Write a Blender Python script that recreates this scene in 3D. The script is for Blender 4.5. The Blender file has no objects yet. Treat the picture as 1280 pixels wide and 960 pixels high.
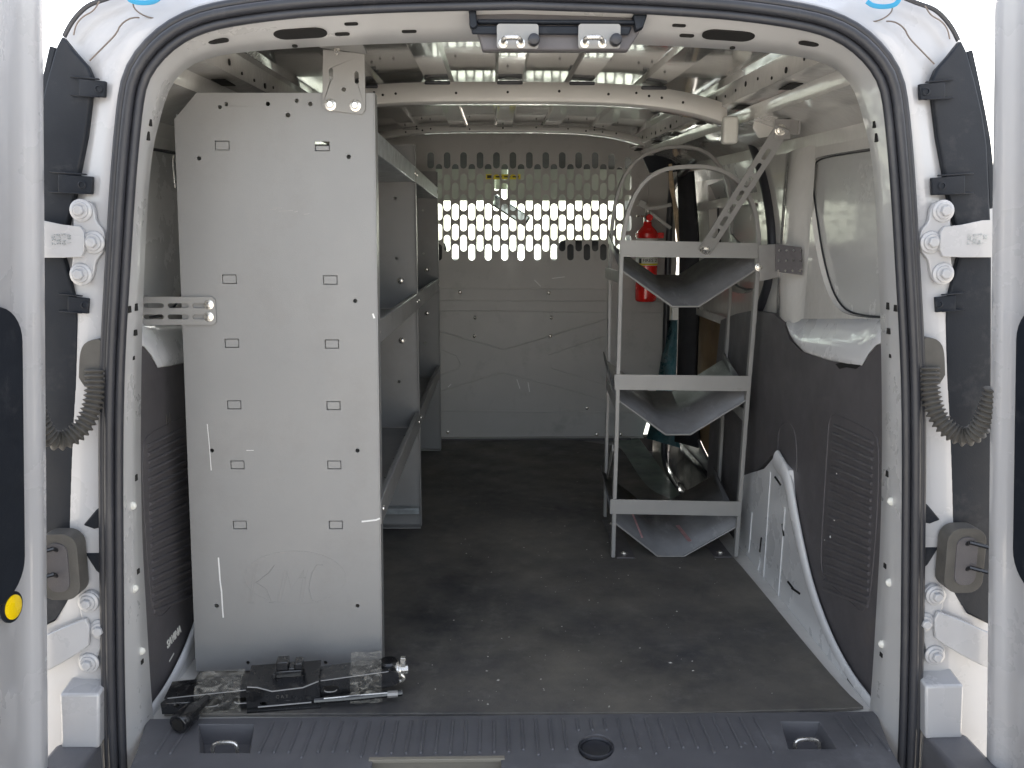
import bpy, math, random
from mathutils import Vector, Matrix, geometry
random.seed(7)
scn = bpy.context.scene
COL = scn.collection
V = Vector
# ------------------------------------------------------------------ camera
F = 1100.0; TH = math.radians(9.29); PS = math.radians(1.13)
CAM = V((0, 0, 0.81))
ROT = Matrix.Rotation(-PS, 3, 'Z') @ Matrix.Rotation(math.pi/2 - TH, 3, 'X')
cd = bpy.data.cameras.new('camera'); cam = bpy.data.objects.new('camera', cd); COL.objects.link(cam)
cam.location = CAM; cam.rotation_euler = ROT.to_euler()
cd.sensor_width = 36; cd.lens = F/1280*36; cd.clip_start = 0.02; cd.clip_end = 3000
scn.camera = cam
XC = 0.032
def ray(u, v): return ROT @ V(((u-640)/F, -(v-480)/F, -1))
def PY(u, v, Y):
    d = ray(u, v); return CAM + d*((Y-CAM.y)/d.y)
def PX(u, v, X):
    d = ray(u, v); return CAM + d*((X-CAM.x)/d.x)
def PZ(u, v, Z):
    d = ray(u, v); return CAM + d*((Z-CAM.z)/d.z)
def MX(p): return V((2*XC-p.x, p.y, p.z))
class Fr:
    def __init__(s, o, ex, ey):
        s.o = V(o); s.ex = V(ex).normalized(); s.ey = V(ey).normalized(); s.en = s.ex.cross(s.ey)
    def w(s, a, b, c=0): return s.o + s.ex*a + s.ey*b + s.en*c
    def loc(s, p): d = p-s.o; return (d.dot(s.ex), d.dot(s.ey))
    def px(s, u, v):
        d = ray(u, v); t = (s.o-CAM).dot(s.en)/d.dot(s.en); return s.loc(CAM+d*t)
def FY(Y): return Fr((0, Y, 0), (1, 0, 0), (0, 0, 1))     # normal -Y : faces the camera
def FXr(X): return Fr((X, 0, 0), (0, -1, 0), (0, 0, 1))   # normal -X
def FZ(Z): return Fr((0, 0, Z), (1, 0, 0), (0, 1, 0))
def lerp(a, b, t): return a+(b-a)*t
def resample(P, n):
    L = [0]
    for a, b in zip(P, P[1:]): L.append(L[-1]+(b-a).length)
    out = []; k = 0
    for i in range(n):
        s = L[-1]*i/(n-1)
        while k < len(P)-2 and L[k+1] < s: k += 1
        d = L[k+1]-L[k]; t = (s-L[k])/d if d > 0 else 0
        out.append(P[k].lerp(P[k+1], t))
    return out
def smooth(P, n, it=2):
    Q = [p.copy() for p in P]
    for _ in range(it):
        R = [Q[0]]
        for a, b in zip(Q, Q[1:]): R += [a.lerp(b, .25), a.lerp(b, .75)]
        R.append(Q[-1]); Q = R
    return resample(Q, n)
def rrect(x0, y0, x1, y1, r, n=5):
    out = []
    for cx, cy, a0 in ((x1-r, y1-r, 0), (x0+r, y1-r, 90), (x0+r, y0+r, 180), (x1-r, y0+r, 270)):
        for i in range(n+1):
            a = math.radians(a0+90*i/n); out.append((cx+r*math.cos(a), cy+r*math.sin(a)))
    return out
def slot(cx, cy, w, h, ang=0, n=6):
    P = rrect(-w/2, -h/2, w/2, h/2, min(w, h)/2*.999, n); c, s = math.cos(ang), math.sin(ang)
    return [(cx+x*c-y*s, cy+x*s+y*c) for x, y in P]
def circ(cx, cy, r, n=14): return [(cx+r*math.cos(2*math.pi*i/n), cy+r*math.sin(2*math.pi*i/n)) for i in range(n)]
# ------------------------------------------------------------------ mesh builder
class MB:
    def __init__(s, mir=False): s.v = []; s.f = []; s.mir = mir
    def add(s, vs, fs):
        o = len(s.v); s.v += [MX(p) if s.mir else p.copy() for p in vs]; s.f += [tuple(i+o for i in f) for f in fs]; return s
    def box(s, c, d, rot=None):
        c = V(c); R = rot or Matrix.Identity(3); vs = []
        for x in (-1, 1):
            for y in (-1, 1):
                for z in (-1, 1): vs.append(c + R @ V((x*d[0]/2, y*d[1]/2, z*d[2]/2)))
        return s.add(vs, [(0,1,3,2),(4,6,7,5),(0,4,5,1),(2,3,7,6),(0,2,6,4),(1,5,7,3)])
    def bb(s, a, b):
        a = V(a); b = V(b); return s.box((a+b)/2, [abs(b[i]-a[i]) for i in range(3)])
    def tube(s, P, r, n=10, closed=False, flat=None):
        m = len(P); rs = r if isinstance(r, (list, tuple)) else [r]*m
        vs = []; up = None
        for i, p in enumerate(P):
            a = P[i-1] if (i > 0 or closed) else P[0]; b = P[(i+1) % m] if (i < m-1 or closed) else P[-1]
            t = (b-a).normalized()
            if up is None:
                up = V((0, 0, 1)) if abs(t.z) < .9 else V((0, 1, 0))
                if flat is not None: up = V(flat[0])
            if flat is not None: up = V(flat[0])
            x = t.cross(up).normalized(); y = x.cross(t).normalized()
            if flat is None: up = y
            for k in range(n):
                an = 2*math.pi*k/n; kx, ky = (1, 1) if flat is None else (flat[1], flat[2])
                vs.append(p + x*math.cos(an)*rs[i]*kx + y*math.sin(an)*rs[i]*ky)
        fs = []
        for i in range(m if closed else m-1):
            j = (i+1) % m
            for k in range(n): fs.append((i*n+k, i*n+(k+1) % n, j*n+(k+1) % n, j*n+k))
        if not closed: fs += [tuple(range(n)), tuple((m-1)*n+k for k in range(n))]
        return s.add(vs, fs)
    def bar(s, P, w, t, wd):
        """flat bar swept along P: width w across wd-normal, thickness t along wd"""
        vs = []; m = len(P); wd = V(wd).normalized()
        for i, p in enumerate(P):
            a = P[max(i-1, 0)]; b = P[min(i+1, m-1)]; tg = (b-a).normalized(); x = tg.cross(wd).normalized()
            for sx, sy in ((-1,-1),(1,-1),(1,1),(-1,1)): vs.append(p + x*sx*w/2 + wd*sy*t/2)
        fs = [(0,1,2,3), tuple((m-1)*4+k for k in range(4))]
        for i in range(m-1):
            for k in range(4): fs.append((i*4+k, i*4+(k+1) % 4, i*4+4+(k+1) % 4, i*4+4+k))
        return s.add(vs, fs)
    def lathe(s, c, ax, prof, n=20):
        c = V(c); ax = V(ax).normalized(); x = ax.orthogonal().normalized(); y = ax.cross(x); vs = []
        for r, h in prof:
            for k in range(n):
                a = 2*math.pi*k/n; vs.append(c+ax*h+(x*math.cos(a)+y*math.sin(a))*max(r, 1e-5))
        fs = []
        for i in range(len(prof)-1):
            for k in range(n): fs.append((i*n+k, i*n+(k+1) % n, (i+1)*n+(k+1) % n, (i+1)*n+k))
        fs += [tuple(range(n)), tuple((len(prof)-1)*n+k for k in range(n))]
        return s.add(vs, fs)
    def grid(s, rows, thick=None, closed=False):
        n = len(rows[0]); vs = [p for r in rows for p in r]; fs = []
        for i in range(len(rows)-1):
            for k in range(n if closed else n-1): fs.append((i*n+k, i*n+(k+1) % n, (i+1)*n+(k+1) % n, (i+1)*n+k))
        return s.add(vs, fs)
    def plate(s, fr, out, holes=(), t=.003, c=0):
        loops = [list(out)]+[list(h) for h in holes]
        tris = geometry.tessellate_polygon([[V((x, y, 0)) for x, y in l] for l in loops])
        flat = [q for l in loops for q in l]; n = len(flat)
        vs = [fr.w(x, y, c+t/2) for x, y in flat]+[fr.w(x, y, c-t/2) for x, y in flat]
        fs = [tuple(q) for q in tris]+[tuple(i+n for i in reversed(q)) for q in tris]; o = 0
        for l in loops:
            m = len(l)
            for i in range(m): fs.append((o+i, o+(i+1) % m, o+(i+1) % m+n, o+i+n))
            o += m
        return s.add(vs, fs)
    def bolt(s, c, nrm, r, h=None, washer=True):
        h = h or r*.6; c = V(c); nrm = V(nrm).normalized()
        if washer: s.lathe(c, nrm, [(r*1.45, -.0005), (r*1.45, r*.12), (r*1.2, r*.2)], 18)
        s.lathe(c, nrm, [(r*.98, 0), (r*.98, h*.85), (r*.8, h)], 6); return s
    def text(s, fr, txt, size, x, y, t=.0006, c=.0004, rot=0, shear=0, bold=0):
        cu = bpy.data.curves.new('t', 'FONT'); cu.body = txt; cu.size = size; cu.extrude = t/2; cu.shear = shear; cu.offset = bold
        cu.resolution_u = 3; cu.align_x = 'CENTER'; cu.align_y = 'CENTER'
        o = bpy.data.objects.new('t', cu); COL.objects.link(o); bpy.context.view_layer.update()
        me = bpy.data.meshes.new_from_object(o.evaluated_get(bpy.context.evaluated_depsgraph_get()))
        cr, sr = math.cos(rot), math.sin(rot)
        s.add([fr.w(x+p.co.x*cr-p.co.y*sr, y+p.co.x*sr+p.co.y*cr, c+p.co.z) for p in me.vertices], [tuple(p.vertices) for p in me.polygons])
        bpy.data.objects.remove(o); bpy.data.curves.remove(cu); bpy.data.meshes.remove(me); return s
    def build(s, name, mat, parent=None, bevel=0, sm=35, solid=0, base=None, seg=2):
        o0 = V((0, 0, 0)) if parent is None else worg(parent)
        if parent is None and base is not None: o0 = V(base)
        me = bpy.data.meshes.new(name); me.from_pydata([p-o0 for p in s.v], [], s.f); me.validate()
        import bmesh
        bm = bmesh.new(); bm.from_mesh(me); bmesh.ops.recalc_face_normals(bm, faces=bm.faces); bm.to_mesh(me); bm.free()
        if sm:
            me.polygons.foreach_set('use_smooth', [True]*len(me.polygons)); me.set_sharp_from_angle(angle=math.radians(sm))
        me.materials.append(mat)
        o = bpy.data.objects.new(name, me); COL.objects.link(o); o.parent = parent
        if parent is None: o.location = o0
        if solid:
            m = o.modifiers.new('solid', 'SOLIDIFY'); m.thickness = abs(solid); m.offset = 1 if solid > 0 else -1
        if bevel:
            m = o.modifiers.new('bevel', 'BEVEL'); m.width = bevel; m.segments = seg; m.limit_method = 'ANGLE'; m.angle_limit = math.radians(50)
            m.harden_normals = False
        return o
def parts_of(mb):
    n = len(mb.v); p = list(range(n))
    def find(a):
        while p[a] != a: p[a] = p[p[a]]; a = p[a]
        return a
    for f in mb.f:
        for q in f[1:]:
            a, b = find(f[0]), find(q)
            if a != b: p[b] = a
    G = {}
    for f in mb.f: G.setdefault(find(f[0]), []).append(f)
    out = []
    for fs in G.values():
        ids = sorted({q for f in fs for q in f}); mp = {q: i for i, q in enumerate(ids)}
        m = MB(); m.v = [mb.v[q] for q in ids]; m.f = [tuple(mp[q] for q in f) for f in fs]; out.append(m)
    return out
def build_each(mb, name, mat, parent=None, **k):
    return [m.build(name, mat, parent, **k) for m in parts_of(mb)]
def worg(o):
    p = V((0, 0, 0))
    while o is not None: p += V(o.location); o = o.parent
    return p
def tag(o, label=None, cat=None, group=None, kind=None):
    if label: o['label'] = label
    if cat: o['category'] = cat
    if group: o['group'] = group
    if kind: o['kind'] = kind
    return o
def thing(name, loc, label, cat):
    o = bpy.data.objects.new(name, None); COL.objects.link(o); o.location = loc; o.empty_display_size = .1; return tag(o, label, cat)
# ------------------------------------------------------------------ materials
def mat(name, base, rough=.5, metal=0, var=.12, vs=6, bump=0, bs=250, coat=0, dirt=None, dirt2=None, rvar=.1, ior=1.5, spec=.5, wave=None):
    m = bpy.data.materials.new(name); m.use_nodes = True; nt = m.node_tree; N = nt.nodes; L = nt.links
    b = N['Principled BSDF']; tc = N.new('ShaderNodeTexCoord')
    def noise(scale, det=6, ro=.6, st=None):
        n = N.new('ShaderNodeTexNoise'); n.inputs['Scale'].default_value = scale; n.inputs['Detail'].default_value = det; n.inputs['Roughness'].default_value = ro
        if st:
            mp = N.new('ShaderNodeMapping'); mp.inputs['Scale'].default_value = st; L.new(tc.outputs['Object'], mp.inputs[0]); L.new(mp.outputs[0], n.inputs['Vector'])
        else: L.new(tc.outputs['Object'], n.inputs['Vector'])
        return n
    def rng(src, a, b_, c, d):
        r = N.new('ShaderNodeMapRange'); r.inputs[1].default_value = a; r.inputs[2].default_value = b_; r.inputs[3].default_value = c; r.inputs[4].default_value = d
        L.new(src, r.inputs[0]); return r.outputs[0]
    n1 = noise(vs)
    mx = N.new('ShaderNodeMix'); mx.data_type = 'RGBA'
    mx.inputs['A'].default_value = (*[c*(1-var) for c in base], 1); mx.inputs['B'].default_value = (*[min(1, c*(1+var)) for c in base], 1)
    L.new(rng(n1.outputs['Fac'], .3, .7, 0, 1), mx.inputs['Factor']); col = mx.outputs['Result']
    for D in (dirt, dirt2):
        if D:
            dc, ds, lo, hi, amt = D[:5]; st = D[5] if len(D) > 5 else None
            dn = noise(ds, 8, .7, st); m2 = N.new('ShaderNodeMix'); m2.data_type = 'RGBA'; m2.inputs['B'].default_value = (*dc, 1)
            L.new(rng(dn.outputs['Fac'], lo, hi, 0, amt), m2.inputs['Factor']); L.new(col, m2.inputs['A']); col = m2.outputs['Result']
    L.new(col, b.inputs['Base Color'])
    n2 = noise(vs*2.3)
    L.new(rng(n2.outputs['Fac'], .3, .7, max(.02, rough-rvar), min(1, rough+rvar)), b.inputs['Roughness'])
    b.inputs['Metallic'].default_value = metal; b.inputs['IOR'].default_value = ior; b.inputs['Specular IOR Level'].default_value = spec
    if coat: b.inputs['Coat Weight'].default_value = coat; b.inputs['Coat Roughness'].default_value = .06
    if bump:
        n3 = noise(bs, 4); bp = N.new('ShaderNodeBump'); bp.inputs['Strength'].default_value = min(1, bump); bp.inputs['Distance'].default_value = .001 if not wave else wave
        L.new(n3.outputs['Fac'], bp.inputs['Height']); L.new(bp.outputs[0], b.inputs['Normal'])
    return m
M = {}
M['white'] = mat('white_body_paint', (.43, .43, .44), .28, var=.015, vs=2, coat=.6, dirt=((.42, .36, .30), 5, .5, .95, .3), dirt2=((.3, .25, .2), 90, .66, .8, .35), bump=.15, bs=9, wave=.004)
M['archwhite'] = mat('wheel_arch_white', (.80, .80, .80), .3, var=.02, vs=4, coat=.5, dirt=((.35, .33, .3), 40, .62, .75, .35, (1, 1, .3)))
M['flange'] = mat('white_frame_paint', (.66, .655, .645), .32, var=.015, vs=3, coat=.4, dirt=((.55, .5, .44), 6, .5, .95, .3), dirt2=((.4, .35, .3), 110, .68, .8, .4))
M['inner'] = mat('interior_body_paint', (.73, .71, .67), .2, var=.03, vs=4, coat=1, dirt=((.5, .46, .41), 7, .5, .9, .35), bump=.5, bs=7, wave=.01, rvar=.06)
M['roof'] = mat('roof_skin_paint', (.25, .25, .23), .16, var=.14, vs=3, coat=1, bump=.35, bs=5, wave=.008, dirt=((.16, .16, .15), 6, .5, .75, .5, (1, .3, 1)), rvar=.05, ior=1.8)
M['grey'] = mat('grey_powder_coat', (.262, .259, .253), .38, var=.06, vs=2.5, bump=.25, bs=600, dirt=((.18, .168, .155), 5, .50, .78, .5), dirt2=((.62, .62, .6), 26, .72, .76, .5, (1, 1, .25)))
M['partition'] = mat('grey_partition_paint', (.46, .445, .42), .4, var=.06, vs=4, bump=.2, bs=500, dirt=((.22, .21, .19), 7, .55, .75, .5), dirt2=((.55, .55, .5), 30, .72, .76, .4))
M['rackgrey'] = mat('rack_grey_paint', (.285, .278, .265), .4, var=.06, vs=9, bump=.2, bs=500, dirt=((.2, .19, .17), 30, .62, .74, .5))
M['tray'] = mat('scuffed_tray_steel', (.15, .15, .155), .42, metal=0, var=.25, vs=12, dirt=((.45, .45, .45), 14, .55, .72, .6, (1, .35, 1)), dirt2=((.09, .08, .075), 9, .5, .7, .5))
M['tab'] = mat('bracket_steel', (.30, .29, .28), .4, metal=.3, var=.1, vs=20)
M['dkplate'] = mat('dark_bracket_paint', (.10, .092, .095), .45, var=.15, vs=20, bump=.2)
M['galv'] = mat('galvanised_steel', (.42, .45, .46), .38, metal=.6, var=.25, vs=30, dirt=((.2, .2, .2), 12, .55, .75, .5))
M['zinc'] = mat('zinc_bolt', (.75, .72, .66), .25, metal=.85, var=.1, vs=60)
M['rubber'] = mat('black_seal_rubber', (.030, .031, .037), .42, var=.2, vs=8, bump=.3, bs=120, dirt=((.12, .115, .11), 18, .58, .75, .5, (1, 1, .2)), rvar=.08)
M['black'] = mat('black_plastic', (.011, .014, .020), .5, var=.15, vs=9, spec=.25, bump=.2, bs=400, dirt=((.07, .07, .075), 20, .55, .8, .5))
M['trim'] = mat('charcoal_trim_plastic', (.105, .098, .102), .5, spec=.45, var=.12, vs=7, bump=.5, bs=900, dirt=((.14, .12, .105), 9, .56, .74, .6), dirt2=((.35, .33, .30), 45, .73, .77, .5))
M['sill'] = mat('sill_plastic', (.118, .117, .125), .42, var=.12, vs=9, bump=.3, bs=700, dirt=((.19, .19, .20), 10, .56, .72, .7), dirt2=((.40, .42, .46), 34, .68, .74, .6))
M['mat'] = mat('rubber_mat', (.060, .059, .061), .6, var=.35, vs=3.2, bump=.6, bs=220, dirt=((.22, .20, .165), 2.1, .36, .66, .85), dirt2=((.24, .225, .205), 16, .54, .74, .45), rvar=.15)
M['hose'] = mat('grey_rubber_hose', (.085, .08, .072), .6, var=.2, vs=20, bump=.3)
M['hard'] = mat('hardboard_grey', (.60, .60, .58), .22, var=.03, vs=3, coat=.5, dirt=((.38, .38, .36), 5, .5, .8, .4))
M['tan'] = mat('tan_hardboard', (.24, .155, .075), .6, var=.3, vs=5, dirt=((.12, .075, .04), 9, .5, .7, .6), bump=.3)
M['jack'] = mat('black_jack_enamel', (.012, .012, .013), .25, var=.2, vs=20, coat=.5, dirt=((.08, .07, .065), 30, .6, .75, .4))
M['red'] = mat('red_enamel', (.75, .018, .014), .22, var=.06, vs=10, coat=.7)
M['label'] = mat('white_label', (.75, .74, .68), .5, var=.05)
M['yellow'] = mat('yellow_label', (.75, .6, .02), .45, var=.08)
M['reflect'] = mat('yellow_reflector', (.9, .62, .0), .3, var=.03, coat=.6)
M['ink'] = mat('black_ink', (.015, .015, .015), .5)
M['hole'] = mat('hole_dark', (.012, .011, .010), .8)
M['scr'] = mat('bare_scratch_and_glint', (.78, .77, .75), .5)
M['pinkscr'] = mat('red_paint_scrape', (.42, .24, .24), .5, var=.4, vs=40)
M['crumb'] = mat('pale_crumb', (.65, .62, .56), .8)
M['rust'] = mat('rust', (.38, .12, .045), .8, var=.4, vs=60, bump=.6)
M['seat'] = mat('seat_cloth', (.03, .03, .034), .8)
M['dash'] = mat('dash_plastic', (.05, .05, .052), .6)
M['visor'] = mat('headliner_cloth', (.07, .07, .07), .85)
M['dash2'] = mat('visor_tint', (.38, .40, .35), .5)
M['concrete'] = mat('sunlit_concrete', (.46, .425, .375), .9, var=.12, vs=.6, bump=.4, bs=20, dirt=((.22, .21, .2), 1.1, .5, .75, .5))
M['hedge'] = mat('hedge_green', (.06, .09, .035), .8, var=.5, vs=30)
M['mirror'] = mat('mirror_glass', (.55, .6, .6), .03, metal=1, var=.02)
M['sealant'] = mat('seam_sealer', (.16, .13, .11), .7)
M['bluetape'] = mat('blue_masking', (.03, .28, .48), .5)
M['prim'] = mat('green_primer_step', (.17, .215, .18), .45, var=.25, vs=9, dirt=((.05, .055, .05), 14, .55, .7, .6))
M['teal'] = mat('teal_door_glass_edge', (.07, .17, .20), .3, var=.5, vs=14)
M['beige'] = mat('beige_latch_plate', (.25, .225, .18), .6, var=.1)
M['foam'] = mat('torn_foam_edge', (.55, .42, .28), .9, var=.3, vs=40, bump=.8)
def glass(name, tint=(.80, .86, .825)):
    m = bpy.data.materials.new(name); m.use_nodes = True; nt = m.node_tree; nt.nodes.clear(); N = nt.nodes; L = nt.links
    o = N.new('ShaderNodeOutputMaterial'); t = N.new('ShaderNodeBsdfTransparent'); g = N.new('ShaderNodeBsdfGlossy'); mx = N.new('ShaderNodeMixShader'); f = N.new('ShaderNodeMath'); f.operation = 'MULTIPLY_ADD'; lw = N.new('ShaderNodeLayerWeight'); lw.inputs[0].default_value = .3; f.inputs[1].default_value = .22; f.inputs[2].default_value = .02
    L.new(lw.outputs['Facing'], f.inputs[0])
    t.inputs[0].default_value = (*tint, 1); g.inputs['Roughness'].default_value = .02
    L.new(f.outputs[0], mx.inputs[0]); L.new(t.outputs[0], mx.inputs[1]); L.new(g.outputs[0], mx.inputs[2]); L.new(mx.outputs[0], o.inputs[0]); return m
M['glass'] = glass('windscreen_glass')
def tape():
    m = bpy.data.materials.new('clear_tape'); m.use_nodes = True; nt = m.node_tree; nt.nodes.clear(); N = nt.nodes; L = nt.links
    o = N.new('ShaderNodeOutputMaterial'); t = N.new('ShaderNodeBsdfTransparent'); p = N.new('ShaderNodeBsdfPrincipled'); mx = N.new('ShaderNodeMixShader')
    p.inputs['Base Color'].default_value = (.55, .52, .45, 1); p.inputs['Roughness'].default_value = .12
    tc = N.new('ShaderNodeTexCoord'); mp = N.new('ShaderNodeMapping'); mp.inputs['Scale'].default_value = (38, 38, 70); n = N.new('ShaderNodeTexNoise'); n.inputs['Detail'].default_value = 5; n.inputs['Distortion'].default_value = 2
    n.inputs['Scale'].default_value = 1.0
    L.new(tc.outputs['Object'], mp.inputs[0]); L.new(mp.outputs[0], n.inputs['Vector'])
    r = N.new('ShaderNodeMapRange'); r.inputs[1].default_value = .45; r.inputs[2].default_value = .7; r.inputs[3].default_value = .06; r.inputs[4].default_value = .42
    bp = N.new('ShaderNodeBump'); bp.inputs['Strength'].default_value = 1; bp.inputs['Distance'].default_value = .004
    L.new(n.outputs[0], bp.inputs['Height']); L.new(bp.outputs[0], p.inputs['Normal']); L.new(n.outputs[0], r.inputs[0]); L.new(r.outputs[0], mx.inputs[0])
    L.new(t.outputs[0], mx.inputs[1]); L.new(p.outputs[0], mx.inputs[2]); L.new(mx.outputs[0], o.inputs[0]); return m
M['tape'] = tape()

# ------------------------------------------------------------------ shared profile
Y0, Y1 = 1.42, 3.57
def ZR(Y): return 1.165 + (Y-1.42)*.033
def crown(x): return -.03*min(1, (abs(x)/.5))**3
SEALPX = [(150,1060),(145,960),(141.5,850),(140,700),(139,560),(141,450),(148,330),(154,230),(160,160),(166,110),(174,88),(188,68),(207,49),(232,33),(262,22),(300,15),(345,9),(400,4),(500,-1),(645,-4)]
INPX = [(202,1000),(195,930),(190,880),(186,820),(182,750),(178,680),(176,600),(176,500),(178,400),(182,300),(186,230),(192,180),(200,150),(208,120),(219,98),(240,80),(270,70),(312,64),(400,58),(500,54),(645,51)]
NB = 90
def half(px, Y, n=NB): return smooth([PY(u, v, Y) for u, v in px], n, 2)
def full(h): return h + [MX(p) for p in reversed(h[:-1])]
def offs(h, d):   # offset a half loop outwards in XZ
    out = []
    for i, p in enumerate(h):
        a = h[max(0, i-1)]; b = h[min(len(h)-1, i+1)]; t = (b-a).normalized()
        out.append(p + V((-t.z, 0, t.x))*d)
    return out
seal_c = half(SEALPX, 1.31)
inn = half(INPX, Y0)
# make halves meet on the symmetry plane
for h in (seal_c, inn): h[-1].x = XC
# ================================================================== CARGO VAN
van = thing('cargo_van', (XC, 1.3, -.55), 'white cargo van seen into its open rear load bay, both back doors swung open', 'van')
# rear door frame flange
fl_out = offs(seal_c, -.013)
for p in fl_out: p.y = 1.318
mid = [a.lerp(b, .5)+V((0, 0, 0)) for a, b in zip(fl_out, inn)]
back = offs(inn, .035)
for p in back: p.y = Y0+.012
mb = MB(); mb.grid([full(fl_out), full(mid), full(inn), full([p+V((0, .006, 0)) for p in offs(inn, .004)]), full(back)])
frame = mb.build('door_frame', M['flange'], van, sm=50)
# weatherstrip: three soft lobes
ws = MB()
for d, r, dy, fx in ((.0125, .0068, 0, 1), (.0012, .0072, -.006, 1), (-.0105, .0068, .001, 1)):
    L_ = offs(seal_c, d); L_ = full(L_)
    ws.tube([p+V((0, dy, 0)) for p in L_], r, 10)
ws.grid([full([p+V((0, .004, 0)) for p in offs(seal_c, .016)]), full([p+V((0, .004, 0)) for p in offs(seal_c, -.014)])])
ws.build('weatherstrip', M['rubber'], van, sm=60)
# rear body face + outer skin
BODYPX = [(-90,1060),(-95,900),(-80,700),(-50,500),(-10,350),(22,250),(46,170),(58,112),(76,50),(90,26),(108,10),(132,-2),(170,-22),(260,-50),(400,-66),(645,-72)]
body_o = half(BODYPX, 1.37); body_o[-1].x = XC
so = offs(seal_c, .016)
for p in so: p.y = 1.322
m1 = [a.lerp(b, .12) for a, b in zip(so, body_o)]; m2 = [a.lerp(b, .55)+V((0, .012, 0)) for a, b in zip(so, body_o)]
for p in m1: p.y = 1.322
for p in m2: p.y = 1.352
mb = MB(); mb.grid([full([p+V((0, .06, 0)) for p in offs(seal_c, .012)]), full(so), full(m1), full(m2), full(body_o), full([p+V((0, .03, 0)) for p in offs(body_o, .012)])])
for Ys in ((1.40, 2.4), (2.4, 4.1)):
    A = offs(body_o, .012); mb.grid([full([V((p.x, Ys[0], p.z+max(0, p.z)*(Ys[0]-1.4)*.04)) for p in A]), full([V((p.x, Ys[1], p.z+max(0, p.z)*(Ys[1]-1.4)*.04)) for p in A])])
# cab: pillars, bonnet, nose
mb.bb((XC-.84, 4.1, -.5), (XC-.80, 5.6, .62)); mb.bb((XC+.80, 4.1, -.5), (XC+.84, 5.6, .62)); mb.bb((XC-.8, 4.95, .50), (XC+.8, 5.6, .54)); mb.bb((XC-.8, 5.56, -.45), (XC+.8, 5.6, .5))
for s in (-1, 1): mb.tube([V((XC+s*.56, 4.05, 1.22)), V((XC+s*.70, 4.75, .75)), V((XC+s*.76, 5.0, .56))], .03, 8)
mb.bb((XC-.56, 4.0, 1.21), (XC+.56, 4.2, 1.24))
mb.build('body_shell', M['white'], van, sm=40)
# bumper step and lower corners
for mir in (False, True):
    mb = MB(mir); fr = FY(1.285)
    a = fr.px(74, 868); b = fr.px(124, 868); c = fr.px(124, 936); d = fr.px(76, 936)
    mb.add([fr.w(*a), fr.w(*b), fr.w(*c), fr.w(*d)]+[p+V((0, .07, .012)) for p in (fr.w(*a), fr.w(*b), fr.w(*c), fr.w(*d))], [(0,1,2,3),(4,5,6,7),(0,1,5,4),(1,2,6,5),(2,3,7,6),(3,0,4,7)])
    mb.build('corner_step', M['white'], van, bevel=.004)
    mb = MB(mir); p = PY(66, 936, 1.285); mb.bb((p.x, 1.10, p.z-.2), (p.x+.071, 1.30, p.z+.002)); mb.build('bumper_pad', M['sill'], van, bevel=.008)
    mb = MB(mir); fr = FY(1.338)
    mb.plate(fr, [fr.px(*q) for q in ((64,842),(100,835),(140,838),(140,875),(70,880))], t=.006); mb.build('splash_ledge', M['galv'], van)
# black pillar covers with clips
COVER = [(80,46),(96,66),(112,84),(117,96),(116,120),(110,170),(107,185),(101,215),(97,240),(90,266),(87,280),(84,300),(82,322),(90,350),(97,372),(99,400),(99,640),(98,700),(90,745),(70,775),(40,790),(40,300),(46,180),(52,140),(62,98),(72,62)]
for mir in (False, True):
    fr = FY(1.335); mb = MB(mir)
    mb.plate(fr, [fr.px(*q) for q in COVER], t=.014)
    cov = mb.build('pillar_cover', M['black'], van, bevel=.003)
    mb = MB(mir)   # glossy outer edge
    P = [PY(u, v, 1.352) for u, v in ((70,60),(60,104),(51,148),(44,185),(40,260))]
    mb.bar(smooth(P, 12), .010, .02, (0, 1, 0)); mb.build('tail_lamp_edge', M['black'], van, bevel=.002)
    for (u0, v0, u1, v1) in ((100,99,133,121),(74,218,117,242),(86,370,112,391)):
        mb = MB(mir); fr2 = FY(1.322)
        mb.plate(fr2, [fr2.px(*q) for q in ((u0,v0),(u1,v0+3),(u1-1,v1+1),(u0,v1-1))], t=.008)
        for vv in (v0, v1): mb.bar([PY(u0-12, vv-3+(vv == v1)*1, 1.3235), PY(u1-9, vv, 1.3165)], .0022, .006, (0, 1, 0))
        clip = mb.build('clip', M['black'], cov, bevel=.0012)
        mb = MB(mir); c = PY((u0+u1)/2+7, (v0+v1)/2+1, 1.318); mb.lathe(c, (0, -1, 0), [(.006, 0), (.006, .0012), (.004, .002), (.0035, .0005), (.0005, .0005)], 14); mb.build('clip_pin', M['black'], cov)
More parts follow.
